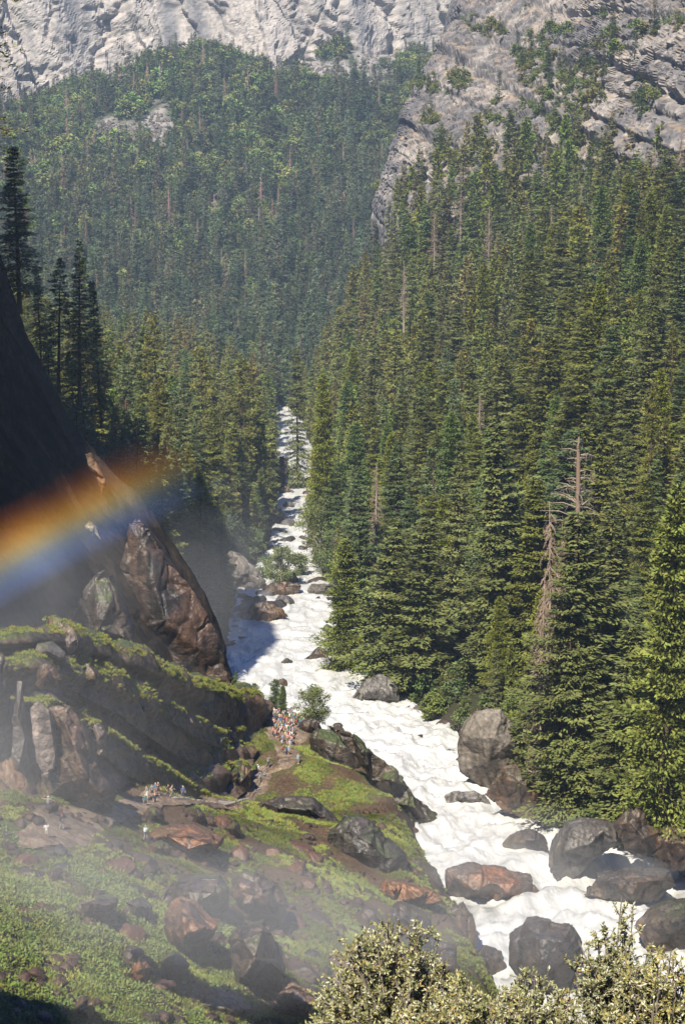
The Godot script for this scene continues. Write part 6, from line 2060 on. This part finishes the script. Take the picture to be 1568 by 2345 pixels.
	for s in [[512, 1268, "sit", "red"], [516, 1270, "sit", "pink"], [526, 1266, "stand", "brown"], [538, 1278, "sit", "white"], [530, 1270, "stand", "orange"], [500, 1266, "stand", "white"]]:
		build.call(s[0], s[1], s[2], s[3], "grey", false, "hair", "", rnd(-2, 2), "on the sunny left bank overlook")

# ---------------------------------------------------------------- mist and the rainbow
func bank_of_mist(called: String, label: String, list: Array, tint: Color) -> void:
	var o := base(called, Vector3.ZERO)
	tag(o, label, "mist", "", "stuff")
	for q in list:
		for lay in 5:
			var m := FogMaterial.new()
			m.density = q[4] * 0.34
			m.albedo = tint
			var f := FogVolume.new()
			f.shape = RenderingServer.FOG_VOLUME_SHAPE_ELLIPSOID
			f.size = q[3] * rnd(0.55, 1.15)
			f.material = m
			f.name = "mist_puff"
			o.add_child(f, true)
			var sz: Vector3 = q[3]
			f.position = at_depth(q[0], q[1], q[2]) + Vector3(rnd(-0.3, 0.3) * sz.x, rnd(-0.25, 0.25) * sz.y, rnd(-0.25, 0.25) * sz.z)
			f.rotation = Vector3(rnd(-0.3, 0.3), rnd(-0.5, 0.5), rnd(-0.4, 0.4))

func make_mist() -> void:
	bank_of_mist("spray_mist", "drifting white spray over the lower left slope and the gorge", [
		[-40, 1640, 182, Vector3(30, 22, 30), 0.0055], [-30, 1790, 165, Vector3(28, 14, 26), 0.0055], [90, 1985, 145, Vector3(24, 8, 20), 0.010], [280, 2090, 138, Vector3(36, 8, 22), 0.0075], [120, 2240, 122, Vector3(22, 4, 14), 0.006], [330, 2010, 150, Vector3(26, 7, 20), 0.0035], [150, 2150, 128, Vector3(18, 5, 16), 0.005],
		[560, 2090, 150, Vector3(30, 8, 20), 0.006], [760, 2120, 175, Vector3(24, 12, 24), 0.008], [470, 2250, 125, Vector3(18, 5, 14), 0.006],
		[470, 1340, 380, Vector3(28, 34, 40), 0.0028], [560, 1240, 500, Vector3(34, 26, 70), 0.001], [0, 1400, 250, Vector3(36, 20, 34), 0.0045], [190, 1340, 255, Vector3(28, 16, 26), 0.0022], [1180, 1950, 240, Vector3(30, 7, 20), 0.009],
		[1340, 2060, 220, Vector3(34, 9, 22), 0.008], [1090, 2140, 215, Vector3(26, 9, 20), 0.007], [960, 1760, 300, Vector3(26, 5, 34), 0.004]], Color(0.97, 0.98, 1.0))
	bank_of_mist("foam_spray", "white spray thrown up by the river round the boulders", [
		[1030, 1990, 252, Vector3(7, 2.6, 5), 0.03], [1190, 1962, 254, Vector3(9, 3, 5), 0.03], [1290, 2000, 246, Vector3(9, 3, 5), 0.03], [1360, 2070, 234, Vector3(10, 3, 5), 0.028], [1130, 1900, 268, Vector3(10, 2.6, 6), 0.022], [1000, 1920, 264, Vector3(6, 3, 6), 0.03], [1230, 2100, 228, Vector3(8, 2.6, 5), 0.028], [1480, 1985, 246, Vector3(8, 3, 5), 0.026], [1430, 2110, 226, Vector3(8, 2.6, 5), 0.026]], Color(1, 1, 1))
	# the bow: refracted sunlight painted as colour on see-through sheets, on the 42 degree cone round the point opposite the sun
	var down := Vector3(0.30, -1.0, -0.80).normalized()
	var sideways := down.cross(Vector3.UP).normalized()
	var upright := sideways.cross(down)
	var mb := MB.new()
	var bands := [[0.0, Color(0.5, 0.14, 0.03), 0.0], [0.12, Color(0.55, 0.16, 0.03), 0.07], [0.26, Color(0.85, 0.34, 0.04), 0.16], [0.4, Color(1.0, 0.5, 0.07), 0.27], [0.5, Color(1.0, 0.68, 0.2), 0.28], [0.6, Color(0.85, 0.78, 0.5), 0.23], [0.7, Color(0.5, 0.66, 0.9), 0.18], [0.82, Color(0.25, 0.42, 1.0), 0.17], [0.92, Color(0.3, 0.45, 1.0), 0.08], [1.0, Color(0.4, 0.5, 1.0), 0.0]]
	# where the bow crosses the sketch
	var ctr := sketch(EYE + down * 100.0)
	var a0 := look(0, 1270).normalized()
	var open := a0.angle_to(down)
	var start := atan2(a0.dot(upright), a0.dot(sideways))
	for layer in 4:
		var dist := 112.0 + 9.0 * layer
		var k0 := mb.v.size()
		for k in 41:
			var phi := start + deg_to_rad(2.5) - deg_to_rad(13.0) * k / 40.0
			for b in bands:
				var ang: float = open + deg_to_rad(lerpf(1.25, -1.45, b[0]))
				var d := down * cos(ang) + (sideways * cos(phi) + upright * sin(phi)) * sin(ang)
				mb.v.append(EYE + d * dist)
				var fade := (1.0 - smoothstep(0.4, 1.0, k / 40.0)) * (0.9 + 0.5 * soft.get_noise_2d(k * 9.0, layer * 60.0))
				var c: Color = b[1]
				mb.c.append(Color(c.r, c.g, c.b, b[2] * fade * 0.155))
		for k in 40:
			for b in 9:
				var p := k0 + k * 10 + b
				mb.i.append(p); mb.i.append(p + 1); mb.i.append(p + 11)
				mb.i.append(p); mb.i.append(p + 11); mb.i.append(p + 10)
	mb.smooth()
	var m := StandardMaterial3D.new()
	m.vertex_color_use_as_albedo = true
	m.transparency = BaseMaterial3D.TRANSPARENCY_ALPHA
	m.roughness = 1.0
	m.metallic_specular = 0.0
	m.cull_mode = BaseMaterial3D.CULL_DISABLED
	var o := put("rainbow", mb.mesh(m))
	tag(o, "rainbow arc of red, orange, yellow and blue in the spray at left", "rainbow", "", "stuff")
